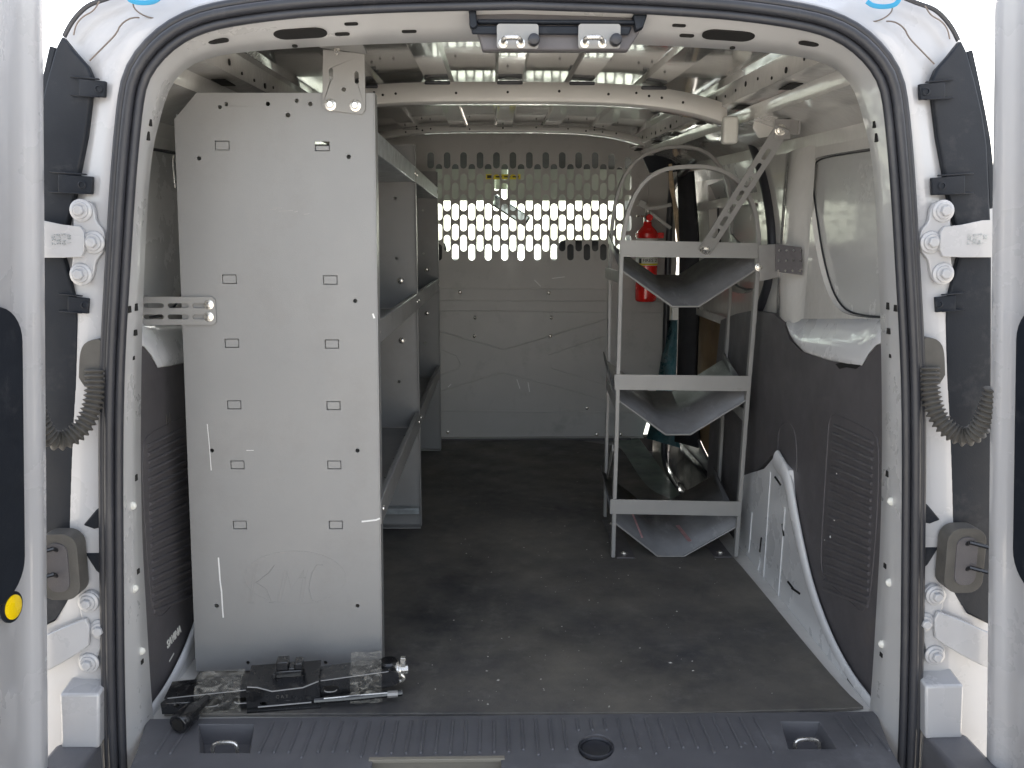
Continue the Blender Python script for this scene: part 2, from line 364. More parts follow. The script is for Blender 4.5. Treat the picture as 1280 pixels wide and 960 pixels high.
# hinges
def hinge(mir, up=True):
    fr = FY(1.318); mb = MB(mir)
    if up:
        leaf = [(92,262),(97,251),(107,249),(116,254),(120,264),(121,278),(131,286),(134,300),(131,316),(121,324),(119,344),(113,354),(102,357),(93,350),(90,338),(93,322),(91,300),(94,282)]
        arm = [(30,274),(52,275),(80,281),(101,283),(106,290),(107,312),(103,321),(80,322),(48,322),(30,322)]
        bolts = ((102,263),(118,303),(102,343))
    else:
        leaf = [(100,744),(107,738),(116,737),(124,742),(131,752),(136,775),(134,800),(125,812),(122,830),(116,840),(106,840),(99,832),(99,815),(108,800),(110,785),(101,765)]
        arm = [(30,805),(50,797),(80,783),(108,772),(113,782),(112,806),(100,815),(75,830),(52,842),(30,850)]
        bolts = ((111,752),(126,786),(112,828))
    L_ = smooth([fr.w(*fr.px(*q)) for q in leaf+leaf[:1]], 40)[:-1]
    mb.plate(fr, [fr.loc(p) for p in L_], t=.009)
    h = mb.build('door_hinge', M['white'], van, bevel=.0035, seg=3)
    mb = MB(mir); fr3 = FY(1.308); mb.plate(fr3, [fr3.px(*q) for q in arm], t=.008); mb.build('hinge_arm', M['white'], h, bevel=.003, seg=3)
    for u, v in bolts:
        mb = MB(mir); c = PY(u, v, 1.3135)
        mb.lathe(c, (0, -1, 0), [(.0165, 0), (.0165, .003), (.0145, .0045), (.0125, .005), (.0115, .008)], 24)
        mb.lathe(c, (0, -1, 0), [(.0082, .006), (.0082, .0125), (.0066, .0145)], 6); mb.build('hinge_bolt', M['white'], h, bevel=.0008)
for mir in (False, True): hinge(mir, True); hinge(mir, False)
# stamped data on the arms
for mir, uu in ((False, 75), (True, 1220)):
    mb = MB(); fr = FY(1.3035)
    for k, tx in enumerate(('7 201', '3R10', 'E4 12', '1 60')):
        c = fr.px(uu-8+k*6.5, 299); mb.text(fr, tx, .0075, c[0], c[1], t=.0006, rot=math.pi/2)
    build_each(mb, 'stamping', M['galv'], van)
# wiring boots
for mir in (False, True):
    mb = MB(mir); fr = FY(1.322)
    mb.plate(fr, [fr.loc(p) for p in smooth([fr.w(*fr.px(*q)) for q in ((104,470),(105,440),(110,428),(120,423),(135,422),(138,480),(112,484),(104,470))], 30)[:-1]], t=.03)
    boot = mb.build('wiring_boot', M['hose'], van, bevel=.006, seg=3)
    P = smooth([PY(u, v, y) for u, v, y in ((119,462,1.305),(119,490,1.30),(114,515,1.29),(103,535,1.28),(86,549,1.27),(70,552,1.26),(57,543,1.25),(46,520,1.24),(38,490,1.235))], 200, 3)
    rs = [.0125+.0026*math.sin(i*2*math.pi/7) for i in range(200)]
    mb = MB(mir); mb.tube(P, rs, 14); mb.build('corrugated_hose', M['hose'], boot, sm=60)
# check-strap covers and rust
for mir in (False, True):
    fr = FY(1.30); mb = MB(mir)
    Q = [fr.px(50,664), fr.px(107,745)]
    mb.plate(fr, rrect(Q[0][0], Q[1][1], Q[1][0], Q[0][1], .022, 6), t=.03); k = mb.build('door_buffer', M['hose'], van, bevel=.008, seg=3)
    mb = MB(mir); mb.plate(fr, rrect(Q[0][0]+.014, Q[1][1]+.014, Q[1][0]-.014, Q[0][1]-.014, .014, 6), t=.036); mb.build('buffer_pad', M['trim'], k, bevel=.004)
    mb = MB(mir)
    for vv in (690, 722): mb.tube([PY(30, vv+6, 1.25), PY(66, vv-4, 1.275), PY(72, vv-2, 1.285)], .0035, 8)
    build_each(mb, 'check_rod', M['jack'], k)
    mb = MB(mir); fr2 = FY(1.326); mb.plate(fr2, [fr2.px(*q) for q in ((104,668),(118,660),(128,655),(136,660),(136,688),(118,690),(108,682))], t=.002); mb.build('rust_patch', M['rust'], van)
    mb = MB(mir); mb.plate(fr2, [fr2.px(*q) for q in ((106,655),(122,636),(138,625),(138,655),(120,660))], t=.012); mb.plate(fr2, [fr2.px(*q) for q in ((108,690),(138,690),(138,725),(122,712))], t=.012); build_each(mb, 'dark_gusset', M['black'], van, bevel=.002)
# seam sealer lines on the corners
for mir in (False, True):
    mb = MB(mir)
    for L_ in (((112,76),(130,58),(146,42),(150,31),(163,22),(174,22)), ((166,2),(167,10),(176,18),(190,23),(205,24)), ((92,44),(95,30),(104,20),(117,14),(124,2))):
        mb.tube(smooth([PY(u, v, 1.3335 if i_ != 2 else 1.35) for u, v in L_ for i_ in (0,)], 16), .0011, 6)
    build_each(mb, 'seam_sealer', M['sealant'], van)
for mir in (False, True):
    mb = MB(mir); mb.tube(smooth([PY(u, v, 1.352) for u, v in ((150,-8),(132,-1),(112,5),(99,16),(88,30),(80,46))], 20), .0035, 8); mb.build('edge_moulding', M['rubber'], van)
# roof hinge emblem: blue masking scrap right and left
for mir, q in ((False, (165,2)), (True, (165,3))):
    mb = MB(mir); mb.tube(smooth([PY(u, v, 1.325) for u, v in ((158,-6),(162,1),(175,4),(192,3),(200,-3))], 14), .0035, 7, flat=((0, 1, 0), 1, .4)); mb.build('masking_scrap', M['bluetape'], van)

# -------- rear doors
def door(mir):
    o = PY(51, 480, 1.225); dr = V((-.13, -1, 0)).normalized()
    if mir: o = MX(o); dr = V((.13, -1, 0)).normalized()
    o = o + (V((0, 0, 0)) if not mir else V((.016, 0, 0)))
    def W(a, z, c=0):
        n = V((-dr.y, dr.x, 0)) if not mir else V((dr.y, -dr.x, 0))   # into the room
        return o*1 + dr*a + V((0, 0, z-o.z)) + n*c
    # section in (a along door, c towards camera axis); lofted in z
    sec = [(-.01,-.06),(-.01,.0),(.004,.0045),(.014,.004),(.022,-.002),(.034,-.006),(.06,-.003),(.09,.006),(.14,.010),(.60,.012),(.66,.0),(.66,-.06)]
    zs = [-.25,-.1,0,.2,.4,.6,.8,.92,1.05,1.16,1.22]
    def lean(z): return .078*(z-.61)
    mb = MB(); mb.grid([[W(a, z, c) + (V((1, 0, 0)) if not mir else V((-1, 0, 0)))*lean(z) for a, c in sec] for z in zs], closed=True)
    d = mb.build('rear_door', M['white'], van, sm=60)
    # dark inner trim pocket, reflector
    fr = Fr(W(0, 0, .011)+V((-1 if not mir else 1, 0, 0))*.078*.61, dr*(1 if not mir else -1), (.078 if not mir else -.078, 0, 1))
    def q(a): return a if not mir else -a
    mb = MB(); zt = .73; zb = .335
    mb.plate(fr, [(q(x), z) for x, z in rrect(.060, zb, .50, zt, .05, 8)], t=.006, c=.002 if (fr.en.x > 0) != mir else -.002)
    tr = mb.build('inner_trim', M['black'], d, bevel=.002)
    return d, W
dl, WL = door(False); dr_, WR = door(True)
tag(dl, 'left open rear door with black inner trim and yellow reflector')
mb = MB(); n = V((.99, -.13, 0)); c = WL(.086, PY(0, 758, 1.14).z, .012); c.x += .078*(c.z-.61)
mb.lathe(c, n, [(.021, 0), (.021, .003), (.018, .004)], 28); rr = mb.build('reflector_ring', M['black'], dl)
mb = MB(); mb.lathe(c, n, [(.0165, .002), (.0165, .0052), (.014, .006)], 28); mb.build('reflector', M['reflect'], dl)
# -------- latch bracket at the header
lb = MB(); fr = FY(1.345)
lb.plate(fr, [fr.px(*q) for q in ((587,12),(812,12),(806,26),(797,44),(784,65),(603,65),(598,46),(589,28))], t=.02)
lat = lb.build('latch_bracket', M['trim'], van, bevel=.003)
mb = MB(); fr = FY(1.328)
mb.plate(fr, [fr.px(*q) for q in ((596,25),(795,26),(793,31),(597,30))], t=.012); mb.plate(fr, [fr.px(*q) for q in ((588,32),(790,33),(786,44),(590,43))], t=.004)
mb.plate(fr, [fr.px(*q) for q in ((586,14),(595,14),(597,34),(592,38),(587,34))], t=.02); mb.plate(fr, [fr.px(*q) for q in ((790,20),(808,20),(803,36),(794,40))], t=.02)
build_each(mb, 'latch_cover', M['black'], lat, bevel=.002)
for cu in (651, 753):
    mb = MB(); fr = FY(1.322); x = cu-32
    Q = [fr.px(cu-30, 30), fr.px(cu+22, 61)]
    mb.plate(fr, rrect(Q[0][0], Q[1][1], Q[1][0], Q[0][1], .004), t=.004); st = mb.build('striker_plate', M['rackgrey'], lat, bevel=.001)
    mb = MB(); Pp = smooth([PY(u, v, y) for u, v, y in ((cu-22,54,1.32),(cu-22,50,1.30),(cu-19,47,1.292),(cu-10,46.5,1.29),(cu-3,47,1.292),(cu,50,1.30),(cu,54,1.32))], 24)
    mb.tube(Pp, .0036, 10); mb.bolt(PY(cu-22, 54, 1.32), (0, -1, 0), .0045); mb.bolt(PY(cu, 54, 1.32), (0, -1, 0), .0045); mb.build('striker_loop', M['zinc'], st)
    mb = MB(); mb.lathe(PY(cu+16, 51, 1.32), (0, -1, 0), [(.0085, 0), (.0085, .01), (.0075, .014), (.004, .016)], 20); mb.build('buffer', M['rubber'], st)
# -------- sill plate
sl = MB(); sx0 = PZ(186, 895, 0).x; sx1 = PZ(1096, 890, 0).x
fr = FZ(-.003)
def zpx(u, v, z=0): p = PZ(u, v, z); return (p.x, p.y)
rec = [[zpx(248,905),(zpx(250,941)),zpx(312,941),zpx(318,905)], [zpx(976,902),zpx(986,936),zpx(1046,936),zpx(1024,902)]]
drain = [zpx(745+22*math.cos(a*math.pi/10), 934.5+16.5*math.sin(a*math.pi/10)) for a in range(20)]
lp = [zpx(466,949),zpx(626,947),zpx(628,985),zpx(462,985)]
sl.plate(fr, [(sx0, 1.408), (sx1, 1.408), (sx1-.022, 1.31), (sx1-.045, 1.16), (sx0+.045, 1.16), (sx0+.022, 1.31)], holes=rec+[drain, lp], t=.006)
sl.bb((sx0+.045, 1.15, -.12), (sx1-.045, 1.165, 0))
mb = sl
x = sx0+.055; i = 0
while x < sx1-.03:
    P0 = (x, 1.39); ok = True
    y_end = 1.30 if (i % 4 not in (2,)) else 1.285
    segs = [(1.392, y_end)]
    px_mid = x
    for R in rec+[lp]:
        xs = [q[0] for q in R]; ys = [q[1] for q in R]
        if min(xs)-.012 < x < max(xs)+.012: segs = [(1.392, max(ys)+.012)] if R is lp else []
    dxs = [q[0] for q in drain]; dys = [q[1] for q in drain]
    if min(dxs)-.012 < x < max(dxs)+.012: segs = [(1.392, max(dys)+.010)]
    for a, b in segs: mb.tube([V((x, a, .0008)), V((x, b, .0008))], .0026, 8)
    x += .0235; i += 1
sill = sl.build('sill_plate', M['sill'], van, bevel=.0015)
for R, uc in ((rec[0], 281), (rec[1], 1007)):
    xs = [q[0] for q in R]; ys = [q[1] for q in R]; mb = MB()
    B = [V((q[0]+(0.008 if q[0] < sum(xs)/4 else -.008), q[1]+(.006 if q[1] < sum(ys)/4 else -.004), -.035)) for q in R]
    mb.grid([[V((q[0], q[1], -.002)) for q in R], B], closed=True); mb.add(B, [(0,1,2,3)])
    w = mb.build('tie_down_well', M['sill'], sill, sm=0)
    cx = sum(xs)/4; cy = sum(ys)/4
    mb = MB(); mb.tube(smooth([V((cx-.020, cy-.008, -.03)), V((cx-.020, cy-.006, -.012)), V((cx-.015, cy-.005, -.005)), V((cx+.015, cy-.005, -.005)), V((cx+.020, cy-.006, -.012)), V((cx+.020, cy-.008, -.03))], 24), .0034, 10)
    mb.build('tie_down_ring', M['zinc'], w)
mb = MB(); cx = sum(q[0] for q in drain)/20; cy = sum(q[1] for q in drain)/20
mb.lathe((cx, cy, -.007), (0, 0, 1), [(.0245, 0), (.0245, .004), (.022, .006), (.018, .0045)], 30); mb.lathe((cx, cy, -.004), (0, 0, 1), [(.0285, 0), (.0285, .005), (.0265, .0062), (.0245, .004), (.024, .0)], 30); mb.build('drain_plug', M['rubber'], sill)
mb = MB(); B = [V((q[0], q[1], -.03)) for q in lp]; mb.grid([[V((q[0], q[1], -.001)) for q in lp], B], closed=True); mb.add(B, [(0,1,2,3)])
mb.bb((lp[0][0]-.006, lp[0][1]-.006, -.004), (lp[1][0]+.006, lp[0][1]+.003, .0022)); mb.build('latch_recess', M['beige'], sill, bevel=.001)
# -------- load floor (metal) and side-step
mb = MB(); mb.bb((XC-.66, 1.40, -.03), (XC+.63, 2.62, -.008)); mb.bb((XC-.66, 2.62, -.03), (.60, 3.75, -.008)); mb.build('load_floor', M['inner'], van)
mb = MB(); mb.bb((.50, 2.55, -.007), (.60, 3.72, -.002)); mb.bb((.585, 2.55, -.14), (.60, 3.72, -.007)); mb.build('step_edge', M['prim'], van, bevel=.004)
mb = MB(); mb.bb((.60, 2.3, -.16), (.80, 3.9, -.14))
for k in range(7): mb.bb((.62, 2.65+k*.14, -.139), (.78, 2.66+k*.14, -.133))
mb.build('side_step', M['trim'], van, bevel=.002)
# -------- roof skin
xs = []
ch = [XC+.005+k*.168 for k in range(-3, 4)]
for c in ch:
    xs += [(c-.034, 0), (c-.027, -.010), (c+.027, -.010), (c+.034, 0)]
    xs += [(c+.034+(.168-.068)*f, 0) for f in (.33, .66)] if c != ch[-1] else []
xs = [(x, dz) for x, dz in xs if abs(x-XC) < .50]; xs = [(XC-.50, 0)]+xs+[(XC+.50, 0)]
mb = MB(); Ys = [1.36+.1*k for k in range(24)]
mb.grid([[V((x, Y, ZR(Y)+crown(x-XC)+dz)) for x, dz in xs] for Y in Ys]); mb.build('roof_panel', M['roof'], van, solid=.002, sm=25)
# side rails
for mir in (False, True):
    sec = [(.49,-.02),(.50,-.031),(.502,-.070),(.512,-.074),(.545,-.078),(.552,-.086),(.555,-.105),(.585,-.110),(.62,-.122),(.655,-.148),(.6585,-.175)]
    mb = MB(not mir)
    mb.grid([[V((XC+a, Y, ZR(Y)+z)) for a, z in sec] for Y in (1.40, 1.8, 2.2, 2.6, 3.0, 3.4, 3.75)])
    rail = mb.build('roof_rail', M['inner'], van, sm=40)
    mb = MB(not mir)
    Y = 1.50
    k = 0
    while Y < 3.5:
        k += 1
        zz = ZR(Y)-.052
        mb.lathe((XC+.4995, Y, zz+random.uniform(-.008, .008)), (-1, 0, 0), [(.003 if k % 3 else .0055, -.002), (.003 if k % 3 else .0055, .0002)], 12)
        if k % 4 == 3: mb.bb((XC+.515, Y+.02, ZR(Y)-.0765), (XC+.540, Y+.085, ZR(Y)-.0772-.001))
        Y += .075+random.uniform(-.01, .03)
    build_each(mb, 'hole', M['hole'], rail)
# roof bows
def bow(Y, drop, h, name='roof_bow'):
    rows = []
    ys = [Y, Y-.0005, Y+.028, Y+.03]
    X_ = [XC-.515+1.03*i/40 for i in range(41)]
    def zz(x): 
        u = abs(x-XC)/.515
        return ZR(Y)-drop-.045*u**4-.004*u*u
    mb = MB()
    for (dy, dz) in ((.0, 0), (0, -h), (.006, -h-.003), (.055, -h-.003), (.061, -h), (.061, 0)):
        rows.append([V((x, Y+dy, zz(x)+dz)) for x in X_])
    mb.grid(rows); b = mb.build(name, M['inner'], van, solid=.0012, sm=40)
    mb = MB()
    for x in (-.35, -.31, -.29, -.26, -.12, -.0, .235, .12, .30, .33, .36, .41):
        mb.lathe((XC+x, Y-.0005, zz(XC+x)-h*.5+random.uniform(-.004, .004)), (0, -1, 0), [(random.choice((.003, .0045)), -.002), (.003, .0012)], 10)
    build_each(mb, 'hole', M['hole'], b)
    mb = MB()
    for c in ch[1:-1]: mb.bb((c-.030, Y-.004, zz(c)-.006), (c+.030, Y+.05, zz(c)+drop*.9-.012)); 
    build_each(mb, 'roof_pad', M['rubber'], b, bevel=.003)
bow(2.13, .016, .042); bow(3.28, .008, .02)
mb = MB()   # rear header inner return
mb.bb((XC-.42, 1.43, ZR(1.43)-.028), (XC+.42, 1.50, ZR(1.43)-.024)); mb.build('header_rail', M['inner'], van)
# -------- side walls
REC = [(1008,222),(1009,207),(1018,197),(1055,190),(1118,181),(1119,398),(1085,398),(1058,393),(1045,384),(1033,362),(1022,320),(1014,265)]
XW = XC+.66
frW = FXr(XW)
recL = smooth([PX(u, v, XW) for u, v in REC+REC[:1]], 60)[:-1]
DOORPX = [(922,152),(936,162),(945,182),(957,220),(966,262),(970,310),(966,350),(955,382),(944,405),(936,480),(926,560),(915,620)]
dl_ = [PX(u, v, XW) for u, v in DOORPX]
dl_ += [V((XW, 2.46, -.12)), V((XW, 3.42, -.12)), V((XW, 3.5, 0)), V((XW, 3.5, .95)), V((XW, 3.44, 1.035))]
doorL = smooth(dl_+dl_[:1], 90)[:-1]
for mir in (False, True):       # mir=True is the van's left wall
    mb = MB(mir)
    outl = [V((XW, 1.405, -.15)), V((XW, 3.75, -.15)), V((XW, 3.75, ZR(3.75)-.16)), V((XW, 1.405, ZR(1.405)-.16))]
    holes = [[frW.loc(p) for p in recL]]+([] if mir else [[frW.loc(p) for p in doorL]])
    mb.plate(frW, [frW.loc(p) for p in outl], holes=holes, t=.003)
    cen = sum(recL, V((0, 0, 0)))/len(recL)
    r1 = [p+V((.0015, 0, 0)) for p in recL]; r2 = [cen+(p-cen)*.998+V((.004, 0, 0)) for p in recL]; r3 = [cen+(p-cen)*.992+V((.010, 0, 0)) for p in recL]; r4 = [cen+(p-cen)*.985+V((.012, 0, 0)) for p in recL]
    mb.grid([r1, r2, r3, r4], closed=True)
    if not mir:   # rounded pillar between sliding-door opening and recess
        rows = []
        for i in range(25):
            zz = lerp(.26, 1.012, i/24); e = .022*min(1, i/6)
            if zz < .70: e = min(e, lerp(.010, .022, max(0, (zz-.58)/.12)))
            ya = lerp(1.99, 1.955, i/24)-.025+.03*max(0, 1-i/12)**2; yb = ya+.205
            if i > 18: e *= 1-.55*((i-18)/6)**2
            rows.append([V((XW-.0012-e*math.sin(math.pi*k/16)**1.6, lerp(ya, yb, k/16), zz)) for k in range(17)])
        mb.grid(rows)
    w = mb.build('side_wall', M['inner'], van, sm=50)
    mb = MB(mir); fr5 = FXr(XW+.0135); mb.plate(fr5, [fr5.loc(cen+(p-cen)*.99+V((.0135, 0, 0))) for p in recL], t=.003); mb.build('recess_panel', M['hard'], w)
    mb = MB(mir); mb.tube([cen+(p-cen)*.985+V((.010, 0, 0)) for p in recL], .0020, 6, closed=True); mb.build('recess_gasket', M['rubber'], w)
# lower trim panels
TRIM = [(1122,424),(1096,429),(1087,440),(1079,456),(1040,449),(1006,438),(992,424),(985,404),(972,392),(945,388),(925,392),(905,400),(892,520),(884,650),(900,668),(925,700),(929,600),(955,586),(970,569),(993,588),(998,633),(1007,673),(1020,740),(1040,800),(1066,846),(1094,878),(1122,905)]
XT = XW-.012; frT = FXr(XT)
for mir in (False, True):
    mb = MB(mir); mb.plate(frT, [frT.px(*q) for q in TRIM], t=.02)
    XR = XT-.0105; 
    ol = [(1036,530),(1038,519),(1046,518),(1093,541),(1098,549),(1099,600),(1093,700),(1084,772),(1060,750),(1027,721),(1026,690)]
    mb.tube(smooth([PX(u, v, XR) for u, v in ol+ol[:1]], 60), .0016, 6)
    for k in range(22):
        v = 528+k*10.2; t = (v-530)/190
        ul = 1043-13*t; ur = 1092-6*t
        vr = v+26
        if vr > 760-(0): continue
        mb.tube([PX(ul, v+4, XR+.0006), PX(ur, vr, XR+.0006)], .0040, 8)
    ol = [(973,620),(972,560),(974,532),(984,526),(993,536),(996,560),(996,590)]
    mb.tube(smooth([PX(u, v, XR) for u, v in ol], 30), .0014, 6); tr = mb.build('side_trim', M['trim'], van, bevel=.004, seg=3)
    if not mir:
        mb = MB(); Pn = [(1045,455),(1055,452),(1068,455),(1077,456),(1070,461),(1058,459),(1050,461)]
        mb.plate(FXr(XR), [FXr(XR).px(*q) for q in Pn], t=.003); mb.build('torn_hole', M['hole'], tr)
        mb = MB()
        for (u, v, s) in ((1043,650,1.6),(1038,671,2.4),(1031,675,1),(1046,592,1.5)):
            mb.lathe(PX(u, v, XR-.001), (-1, 0, 0), [(.0012*s, 0), (.001*s, .001)], 8)
        build_each(mb, 'paint_spot', M['scr'], tr)
    # white wheel arch skirt below the trim
    mb = MB(mir); XA = XC+.628; frA = FXr(XA)
    A = [(925,604),(930,594),(955,586),(970,569),(986,588),(990,633),(998,673),(1010,740),(1034,803),(1060,849),(1090,880),(1092,893),(1060,870),(1000,795),(960,745),(922,704)]
    mb.plate(frA, [frA.px(*q) for q in A], t=.02, c=-.01)
    arch = mb.build('wheel_arch', M['archwhite'], van, bevel=.003)
    mb = MB(mir)
    Pt = smooth([PX(u, v, XA+.001) for u, v in ((971,574),(984,594),(991,635),(1000,680),(1013,735),(1035,795),(1063,847),(1093,884))], 40)
    mb.tube(Pt, [lerp(.024, .010, (i/39)**.7) for i in range(40)], 16, flat=((1, 0, 0), 1, .42))
    mb.build('arch_fold', M['archwhite'], arch, sm=60)
    mb = MB(mir)
    for a, b in (((963,590),(953,740)), ((940,640),(936,690)), ((981,634),(972,755)), ((950,700),(945,725))):
        mb.tube([PX(*a, XA-.0006), PX(*b, XA-.0006)], .0035, 8, flat=((1, 0, 0), 1, .5))
    build_each(mb, 'bead', M['archwhite'], arch)
    if not mir:
        mb = MB()
        for a, b in (((969,596),(976,606)), ((978,655),(980,670)), ((952,672),(950,690)), ((990,735),(1000,742)), ((985,727),(992,736)), ((1060,848),(1068,858))):
            mb.bar([PX(*a, XA-.0006), PX(*b, XA-.0006)], .004, .004, (1, 0, 0))
        build_each(mb, 'chip', M['hole'], arch)
for mir in (False, True):
    rows = []
    for u, vb in ((984,404),(988,416),(994,426),(1006,438),(1022,444),(1040,449),(1060,453),(1078,455),(1086,441),(1096,430),(1114,424)):
        vt = min(399, vb-4); vm = lerp(vt, vb, .55)
        rows.append([PX(u, vt, XW-.0005), PX(u, lerp(vt, vb, .3), XW-.010), PX(u, vm, XW-.020), PX(u, lerp(vt, vb, .85), XT-.013), PX(u, vb, XT-.0125), PX(u, vb+1.5, XT-.008)])
    mb = MB(mir); mb.grid(rows); mb.build('recess_ledge', M['archwhite'], van, solid=.002, sm=60)
# left trim lettering
frL = Fr((2*XC-(XT-.0105), 0, 0), (0, 1, 0), (0, 0, 1))
c = frL.px(217, 796); mb = MB(); mb.text(frL, 'SAVINA', .021, c[0], c[1], t=.0012, c=.0012, bold=.0006); c = frL.px(214, 823); mb.bar([frL.w(c[0]-.012, c[1], .001), frL.w(c[0]+.012, c[1]+.004, .001)], .003, .001, (1, 0, 0)); build_each(mb, 'trim_letter', M['label'], van)
c = frL.px(210, 525); mb = MB(); mb.text(frL, 'N', .032, c[0], c[1], t=.001, c=.001); mb.build('trim_letter', M['hose'], van)
# -------- sliding door seal + door
mb = MB(); mb.tube([p+V((-.006, 0, 0)) for p in doorL], .013, 10, closed=True); mb.build('side_door_seal', M['rubber'], van, sm=60)
XD = XW+.075; frD = FXr(XD); mb = MB()
win = [(frD.px(*q)) for q in ((886,232),(905,224),(938,220),(948,228),(952,300),(950,352),(940,368),(915,366),(898,350),(888,300))]
win = [frD.loc(p) for p in smooth([frD.w(*q) for q in win+win[:1]], 50)[:-1]]
low = [(-2.72,.53),(-3.2,.54),(-3.34,.53),(-3.37,.46),(-3.37,.17),(-3.32,.11),(-3.2,.06),(-2.95,.01),(-2.72,.0)]
low = [frD.loc(p) for p in smooth([frD.w(*q) for q in low+low[:1]], 40)[:-1]]
mb.plate(frD, [(-2.0,-.13),(-3.6,-.13),(-3.6,1.08),(-2.0,1.08)], holes=[win, low], t=.006)
cw = sum((frD.w(*q) for q in win), V((0,0,0)))/len(win); wv = [frD.w(*q) for q in win]
mb.grid([[p for p in wv], [cw+(p-cw)*.93+V((.03, 0, 0)) for p in wv]], closed=True)
mb.bar([V((XD-.01, 3.3, .93)), V((XD-.01, 2.3, .93))], .03, .02, (1, 0, 0)); mb.bar([V((XD-.01, 3.3, .55)), V((XD-.01, 2.2, .55))], .025, .025, (1, 0, 0))
sd = mb.build('sliding_door', M['inner'], van, sm=40)
mb = MB(); mb.bb((XD-.035, 2.1, -.139), (XD-.006, 3.6, -.005)); mb.build('door_kick_strip', M['black'], sd, bevel=.006)
mb = MB(); f2 = FXr(XD+.03); mb.plate(f2, [f2.loc(cw+(p-cw)*.95+V((.03, 0, 0))) for p in wv], t=.003); mb.build('recess_panel', M['hard'], sd)
mb = MB(); mb.tube([cw+(p-cw)*.94+V((.026, 0, 0)) for p in wv], .004, 6, closed=True); mb.build('recess_gasket', M['rubber'], sd)
mb = MB(); f2 = FXr(XD+.006); mb.plate(f2, [(x, y) for x, y in low], t=.003); mb.build('hardboard_panel', M['tan'], sd)
mb = MB(); mb.tube([frD.w(x, y, .004) for x, y in low], .005, 8, closed=True); mb.build('panel_bead', M['grey'], sd)
# B pillar (dark strip between partition and door), with torn foam edge
mb = MB(); mb.grid([[PY(u, v, Y) for (u, v, Y) in row] for row in (
    [(846,205,3.3),(849,300,3.3),(848,400,3.3),(846,470,3.3),(843,552,3.3)], [(862,198,3.24),(870,300,3.24),(870,400,3.24),(867,480,3.24),(872,560,3.2)])])
pil = mb.build('pillar_trim', M['seat'], van, solid=.02)
mb = MB(); P_ = [PY(u+random.uniform(-1.2, 1.2), v, 3.33) for u, v in ((838,205),(839,220),(841,235),(842,250),(845,268),(847,285),(849,300),(852,318),(852,335))]
mb.tube(P_, [.006, .008, .010, .007, .011, .008, .009, .010, .006], 6); mb.build('torn_edge', M['foam'], pil, sm=0)
mb = MB(); mb.grid([[PY(835,400,3.5), PY(826,450,3.5), PY(815,520,3.5), PY(808,548,3.5)], [PY(846,400,3.4), PY(845,450,3.4), PY(842,520,3.4), PY(850,560,3.4)]])
mb.build('step_pillar', M['teal'], van, solid=.004)
mb = MB(); f_ = FY(3.36); mb.plate(f_, [f_.px(*q) for q in ((803,196),(846,190),(864,214),(812,216))], t=.01); mb.build('dark_opening', M['black'], van)  # black plate painting in the shade of an opening at the door's top corner
# dome lamp / bow end cap
mb = MB(); c = PY(912, 163, 2.12); mb.box(c, (.036, .03, .062)); mb.build('bow_end_cap', M['label'], van, bevel=.007, seg=3)
mb = MB(); mb.plate(FY(2.10), [FY(2.10).px(*q) for q in ((943,148),(962,142),(970,152),(966,170),(948,173),(941,160))], t=.01); mb.build('rail_bracket', M['inner'], van, bevel=.003)
# punched holes on the frame
mb = MB()
def hole_on(u, v, Y, w, h, nrm=(0, -1, 0)):
    fr = FY(Y); c = fr.px(u, v); mb.plate(fr, slot(c[0], c[1], w, h), t=.0016)
def fY(px, inner_x, outer_x):  # depth on the flange between seal and inner edge
    return 1.32+(1.42-1.32)*(px-outer_x)/(inner_x-outer_x)
for (u, v, w, h) in ((160,383,.004,.010),(167,383,.004,.011),(168,414,.006,.009),(165,595,.0025,.010),(187,149,.003,.010),(184,171,.0035,.013),(170,718,.003,.008),(178,825,.003,.007),(166,452,.001,.006)):
    for s in (0, 1):
        ux = u if not s else 1290-u
        Y = 1.372-.006+.0
        # exact depth: intersect with loft
        best = None
        for i in range(NB-1):
            a0, b0 = fl_out[i], inn[i]
            for t in (0.1, .3, .5, .7, .9):
                p = a0.lerp(b0, t); pc = ROT.transposed() @ (p-CAM); pu = 640+F*pc.x/-pc.z; pv = 480-F*pc.y/-pc.z
                d = abs(pu-u)+abs(pv-v)
                if best is None or d < best[0]: best = (d, p)
        p = best[1]; p = p if not s else MX(p)
        mb.box(p+V((0, .001, 0)), (w*1.0, .009, h))
build_each(mb, 'hole', M['hole'], frame)
mb = MB()
def onloft(u, v):
    best = None
    for i in range(NB-1):
        for t in [k/10 for k in range(11)]:
            p = fl_out[i].lerp(inn[i], t); pc = ROT.transposed() @ (p-CAM); pu = 640+F*pc.x/-pc.z; pv = 480-F*pc.y/-pc.z
            d = abs(pu-u)+abs(pv-v)
            if best is None or d < best[0]: best = (d, p, i)
    return best[1], best[2]
for u, v, w, h in ((272,57,.030,.010), (374,44,.078,.022), (362,57,.008,.006), (423,44,.022,.006), (432,31,.02,.005), (517,37,.022,.005)):
    for s in (0, 1):
        if s and u > 400: 
            pass
        p, i = onloft(u, v); a = fl_out[i]; b = inn[i]; dpt = (b-a).normalized(); t = (inn[min(i+1, NB-1)]-inn[i-1]).normalized(); nrm = t.cross(dpt).normalized()
        if nrm.z > 0: nrm = -nrm
        fr = Fr(p, t, nrm.cross(t) if False else dpt); 
        m_ = MB(bool(s)); m_.plate(fr, slot(0, 0, w, h*1.5), t=.0016, c=.0012 if fr.en.dot(nrm) > 0 else -.0012); mb.v, mb.f = mb.v, mb.f; o_ = len(mb.v); mb.v += m_.v; mb.f += [tuple(q+o_ for q in f_) for f_ in m_.f]
build_each(mb, 'hole', M['hole'], frame)
